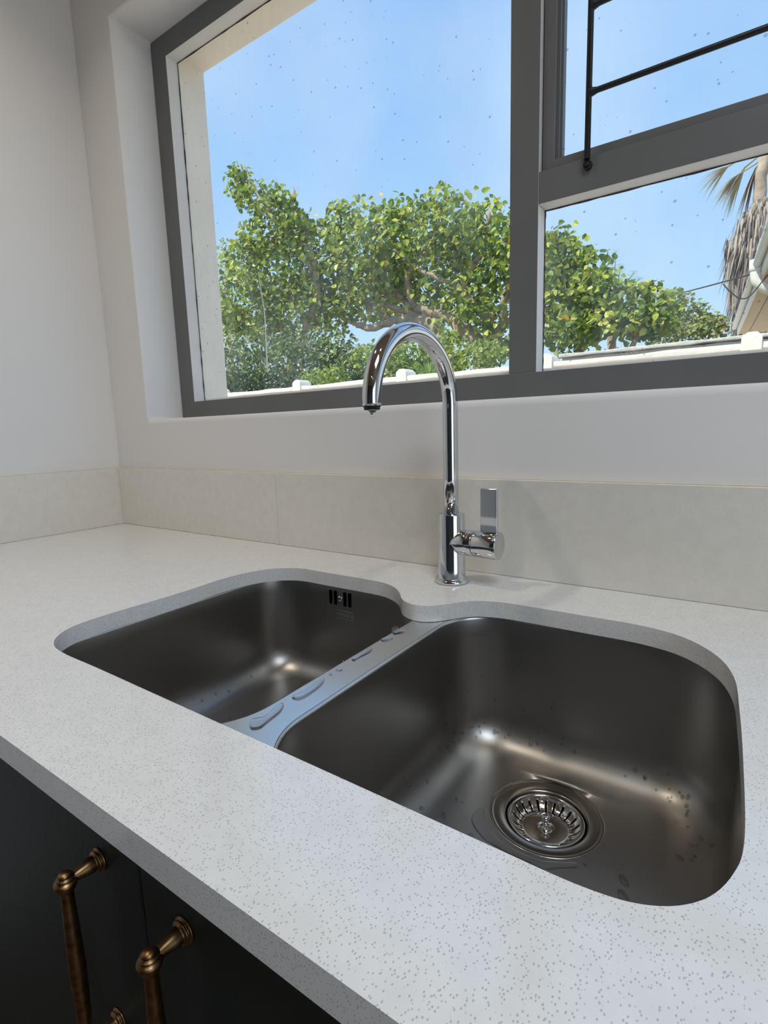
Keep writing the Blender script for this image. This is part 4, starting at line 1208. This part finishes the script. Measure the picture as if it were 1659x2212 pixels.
for k, (c_, d_, L_, n_, s_, mt_) in enumerate([((0.78, 14.0, 5.45), (-.75, .1, -.55), 0.55, 22, .8, 'frondpalm'), ((1.10, 13.95, 5.48), (-.30, .0, -1), 0.78, 34, .30, 'thatch'), ((0.90, 14.1, 5.60), (-.5, .2, -.8), 0.7, 20, .4, 'frondpalm'),
                                               ((0.6, 14.2, 5.75), (-.9, .2, -.3), 0.6, 22, .8, 'frondpalm'), ((2.5, 13.9, 8.6), (-.3, .1, .9), 1.1, 26, 1.0, 'frondpalm'), ((2.55, 13.9, 8.6), (1, .1, .2), 1.1, 26, 1.0, 'frondpalm'), ((2.5, 13.8, 8.6), (.2, -.6, .9), 1.1, 26, 1.0, 'frondpalm')]):
    bm = fan(c_, d_, L_, n_, k, s_)
    tube(bm, [((1.25 if c_[2] < 6 else 2.5), 14.0, c_[2] + 0.2), tuple(c_)], 0.016, 6)
    obj('frond', bm, mt_, pm)

# ------------------------------------------------------------------ neighbouring house, its eave running away to the right
hs = empty('neighbouring_house', (3.2, 7.0, GZ), 'cream neighbouring house with a white gutter and beige eave soffit at the right edge', 'house')
E0 = Vector((1.075, 10.0, 0)); E1 = Vector((1.46, 4.25, 0))
dE = (E1 - E0).normalized()
nE = Vector((-dE.y, dE.x, 0))        # away from the eave towards the house
if nE.x < 0: nE = -nE
def prism(bm, a, b, s0, s1, z0, z1, zb0=None, zb1=None):
    """box along the eave from a to b; s = distance in from the eave edge"""
    zb0 = z0 if zb0 is None else zb0; zb1 = z1 if zb1 is None else zb1
    v = []
    for e in (a, b):
        for s, z in ((s0, z0), (s1, zb0), (s1, zb1), (s0, z1)):
            p = e + nE * s
            v.append(bm.verts.new((p.x, p.y, z)))
    for q in ((0, 1, 2, 3), (7, 6, 5, 4), (0, 4, 5, 1), (1, 5, 6, 2), (2, 6, 7, 3), (3, 7, 4, 0)): bm.faces.new([v[i] for i in q])
    bmesh.ops.recalc_face_normals(bm, faces=bm.faces)
    return bm
obj('soffit', prism(bmesh.new(), E0, E1, 0.041, 0.60, 1.590, 1.606), 'beige', hs)
cr = prism(bmesh.new(), E0, E1, 0.165, 0.172, 1.5885, 1.5915)
obj('soffit_joint', cr, 'putty', hs)
obj('fascia', prism(bmesh.new(), E0, E1, 0.012, 0.040, 1.582, 1.715), 'paintwhite', hs, bevel=0.004)
obj('house_wall', prism(bmesh.new(), E0, E1 + dE * -0.3, 0.60, 4.0, GZ, 1.589), 'render', hs)
obj('roof', prism(bmesh.new(), E0, E1, -0.05, 4.0, 1.72, 1.76, 2.75, 2.79), 'rooftile', hs)
# gutter, half round
bm = bmesh.new()
for e0, e1 in ((E0, E1),):
    rings = []
    for e in (e0, e1):
        ring = []
        for k in range(9):
            a = PI + PI * k / 8
            p = e + nE * (-0.028 + 0.036 * math.cos(a)); ring.append(bm.verts.new((p.x, p.y, 1.700 + 0.036 * math.sin(a))))
        rings.append(ring)
    for k in range(8): bm.faces.new((rings[0][k], rings[0][k + 1], rings[1][k + 1], rings[1][k]))
g = obj('gutter', bm, 'paintwhite', hs)
s_ = g.modifiers.new('thickness', 'SOLIDIFY'); s_.thickness = 0.006
# swan-neck downpipe off the gutter, about a metre and a half back from the near corner
q = E1 - dE * 1.55
def hp(s, z, al=0.0):
    p = q + nE * s + dE * al
    return (p.x, p.y, z)
bm = bmesh.new()
tube(bm, catmull([hp(-0.028, 1.68), hp(-0.028, 1.60), hp(0.0, 1.52), hp(0.12, 1.44), hp(0.36, 1.43), hp(0.50, 1.40), hp(0.545, 1.30), hp(0.545, 0.9), hp(0.545, -0.2), hp(0.545, GZ)], 6, False), 0.048, 16)
obj('downpipe', bm, 'paintwhite', hs)
bm = bmesh.new()
lathe(bm, [(0.06, 0.0), (0.06, 0.09), (0.045, 0.12)], hp(-0.028, 1.74), (0, 0, -1), 20)
obj('gutter_hopper', bm, 'paintwhite', hs)
# cloudy roof-light kerbs above the eave
a_ = q + dE * 0.30
obj('polycarbonate_box', prism(bmesh.new(), a_, a_ + dE * 0.5, 0.02, 0.5, 1.80, 1.98), 'poly', hs, bevel=0.006)
a_ = q - dE * 0.30
obj('polycarbonate_box', prism(bmesh.new(), a_, a_ + dE * 0.35, -0.02, 0.5, 1.78, 1.92), 'poly', hs, bevel=0.006)
bm = bmesh.new()
tube(bm, catmull([hp(0.10, 1.60, .2), hp(0.02, 1.50, .2), hp(-0.07, 1.38, .2), hp(-0.14, 1.36, .2), hp(-0.22, 1.42, .2), hp(-0.30, 1.52, .2)], 6, False), 0.006, 6)
obj('loose_cable', bm, 'cable', hs)
bm = bmesh.new()
A = Vector(hp(0.10, 1.60, .2)); Bq = Vector((-3.1, 14.0, 3.09))
tube(bm, [A.lerp(Bq, i / 30) + Vector((0, 0, -0.10 * 4 * (i / 30) * (1 - i / 30))) for i in range(31)], 0.008, 6)
obj('overhead_cable', bm, 'cable', label='thin black overhead cable running from the neighbouring eave to behind the bushes', cat='cable')

# ------------------------------------------------------------------ lift the whole place so that the floor lies at z = 0
bpy.context.view_layer.update()
for o in scene.objects:
    if o.parent is None: o.location.z += Z0
